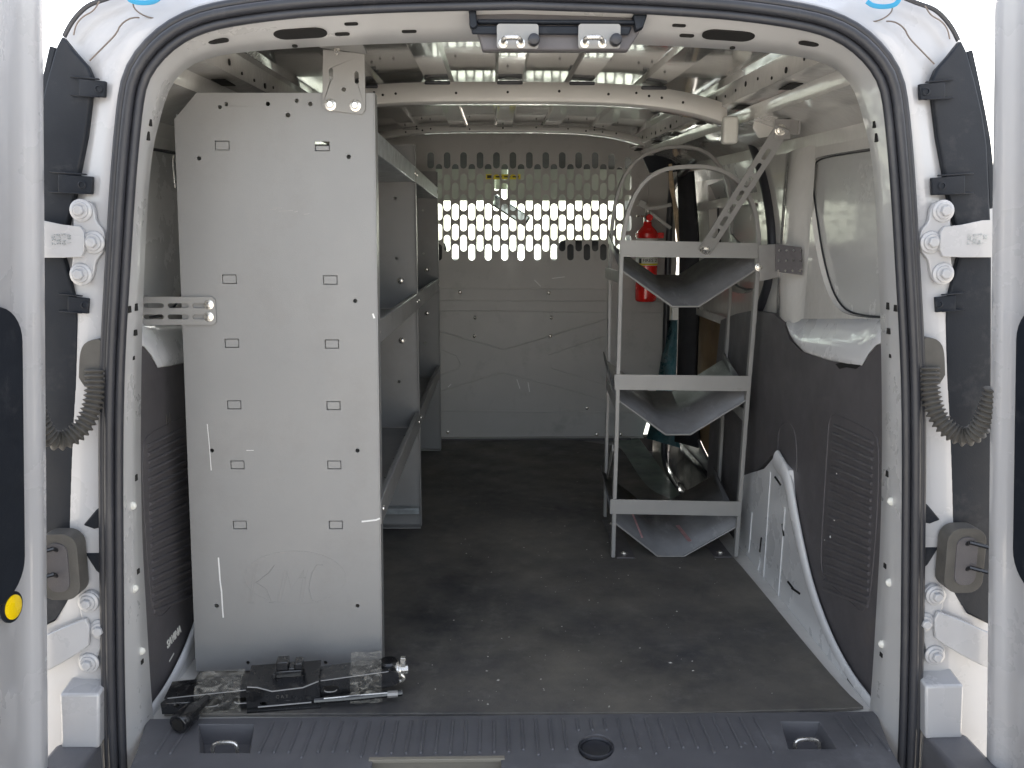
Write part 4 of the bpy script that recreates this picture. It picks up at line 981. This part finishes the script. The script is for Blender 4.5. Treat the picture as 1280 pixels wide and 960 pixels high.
mb = MB(); mb.lathe(J(ju(486), .048, -.03), JF.ey, [(.017, -.008), (.018, .0), (.018, .010), (.015, .0135), (.009, .013)], 24); mb.lathe(J(ju(222), .026, -.03), JF.ey, [(.019, -.012), (.019, .008), (.012, .010)], 24); build_each(mb, 'pivot', M['jack'], jack)
mb = MB(); q = J(ju(494), .044, -.025); mb.lathe(q, jd, [(.014, 0), (.016, .003), (.016, .007), (.012, .0075), (.012, .011)], 22); mb.lathe(q, jd, [(.0085, .010), (.0085, .024)], 6); mb.box(q+jd*.015+V((0, 0, .015)), (.009, .009, .018)); mb.tube(smooth([q+jd*.010+V((0, -.004, -.006)), q+jd*.018+V((0, -.005, -.012)), q+jd*.014+V((0, -.005, -.019)), q-jd*.002+V((0, -.005, -.018))], 14), .0035, 8); mb.build('screw_eye', M['zinc'], jack, bevel=.0006)
for u0, u1, h0, h1, cc in ((437,477,.004,.062,.012), (244,300,.0,.044,.004)):
    mb = MB(); n_ = 9; rows = []
    for k in range(n_+1):
        a = ju(lerp(u0, u1, k/n_))
        ring = [(cc, h0), (cc+.004, (h0+h1)/2), (cc-.002, h1-.004), (cc-.012, h1+.004), (-.055, h1+.006), (-.062, h0)]
        rows.append([J(a, h+random.uniform(-.0015, .0015), c_+random.uniform(-.001, .001)) for c_, h in ring])
    mb.grid(rows, closed=True); mb.build('clear_tape', M['tape'], jack, sm=60)
# lug wrench held under the jack
lw0 = PZ(225, 905, .014)
mb = MB(); wr = thing('lug_wrench', (lw0.x, lw0.y, 0), 'black lug wrench with open hex socket strapped under the jack', 'wrench')
sd_ = V((.028, .07, .010)).normalized(); q = lw0+V((0, -.01, .004))
mb = MB(); mb.lathe(q, sd_, [(.0165, 0), (.0175, .002), (.0175, .03), (.012, .045), (.0085, .055), (.0085, .09)], 24); mb.build('socket', M['jack'], wr, bevel=.0005)
mb = MB(); mb.lathe(q-sd_*.0004, sd_, [(.0125, -.0002), (.0125, .0)], 6); mb.build('socket_mouth', M['hole'], wr)
mb = MB(); mb.tube([J(ju(392), .015, .012), J(ju(440), .017, .015), J(ju(503), .018, .010)], .0055, 10); mb.build('shaft', M['jack'], wr)
mb = MB(); mb.tube([J(ju(404), .0208, .0165), J(ju(484), .0222, .0145)], .0012, 6); mb.build('shaft_glint', M['scr'], wr)  # pale line painting in the light caught along the black shaft
mb = MB(); mb.lathe(J(ju(484), .018, .012), jd, [(.0062, 0), (.0062, .018)], 8); mb.build('chisel_tip', M['tab'], wr)

# ================================================================== SETTING
mb = MB(); mb.add([V((-400, -400, -.552)), V((400, -400, -.552)), V((400, 800, -.552)), V((-400, 800, -.552))], [(0, 1, 2, 3)])
g = mb.build('ground', M['concrete'], None, sm=0); tag(g, 'pale sunlit concrete ground around the van', 'ground', kind='structure')

# ------------------------------------------------------------------ world + sun
SUN_EL, SUN_AZ = 40, 7          # azimuth from +Y towards +X
w = bpy.data.worlds.new('World'); scn.world = w; w.use_nodes = True; nt = w.node_tree
sky = nt.nodes.new('ShaderNodeTexSky'); sky.sky_type = 'NISHITA'; sky.sun_disc = False; sky.sun_elevation = math.radians(SUN_EL); sky.sun_rotation = math.radians(SUN_AZ)
sky.air_density = 1.0; sky.dust_density = 3.0; sky.ozone_density = 1.0
hs_ = nt.nodes.new('ShaderNodeHueSaturation'); hs_.inputs['Saturation'].default_value = .45; nt.links.new(sky.outputs[0], hs_.inputs['Color'])
bg = nt.nodes['Background']; bg.inputs[1].default_value = .15; nt.links.new(hs_.outputs[0], bg.inputs[0])
sd = bpy.data.lights.new('sun', 'SUN'); sd.energy = 4.5; sd.angle = math.radians(.5); sd.color = (1, .95, .87)
so_ = bpy.data.objects.new('sun', sd); COL.objects.link(so_)
el, az = math.radians(SUN_EL), math.radians(SUN_AZ)
dirv = V((math.sin(az)*math.cos(el), math.cos(az)*math.cos(el), math.sin(el)))
so_.rotation_euler = dirv.to_track_quat('Z', 'Y').to_euler()
vs_ = scn.view_settings; vs_.view_transform = 'Standard'; vs_.look = 'None'; vs_.gamma = 1; vs_.use_curve_mapping = False; vs_.exposure = 2.1
scn.render.engine = 'CYCLES'; scn.cycles.max_bounces = 12; scn.cycles.diffuse_bounces = 6; scn.cycles.transparent_max_bounces = 16
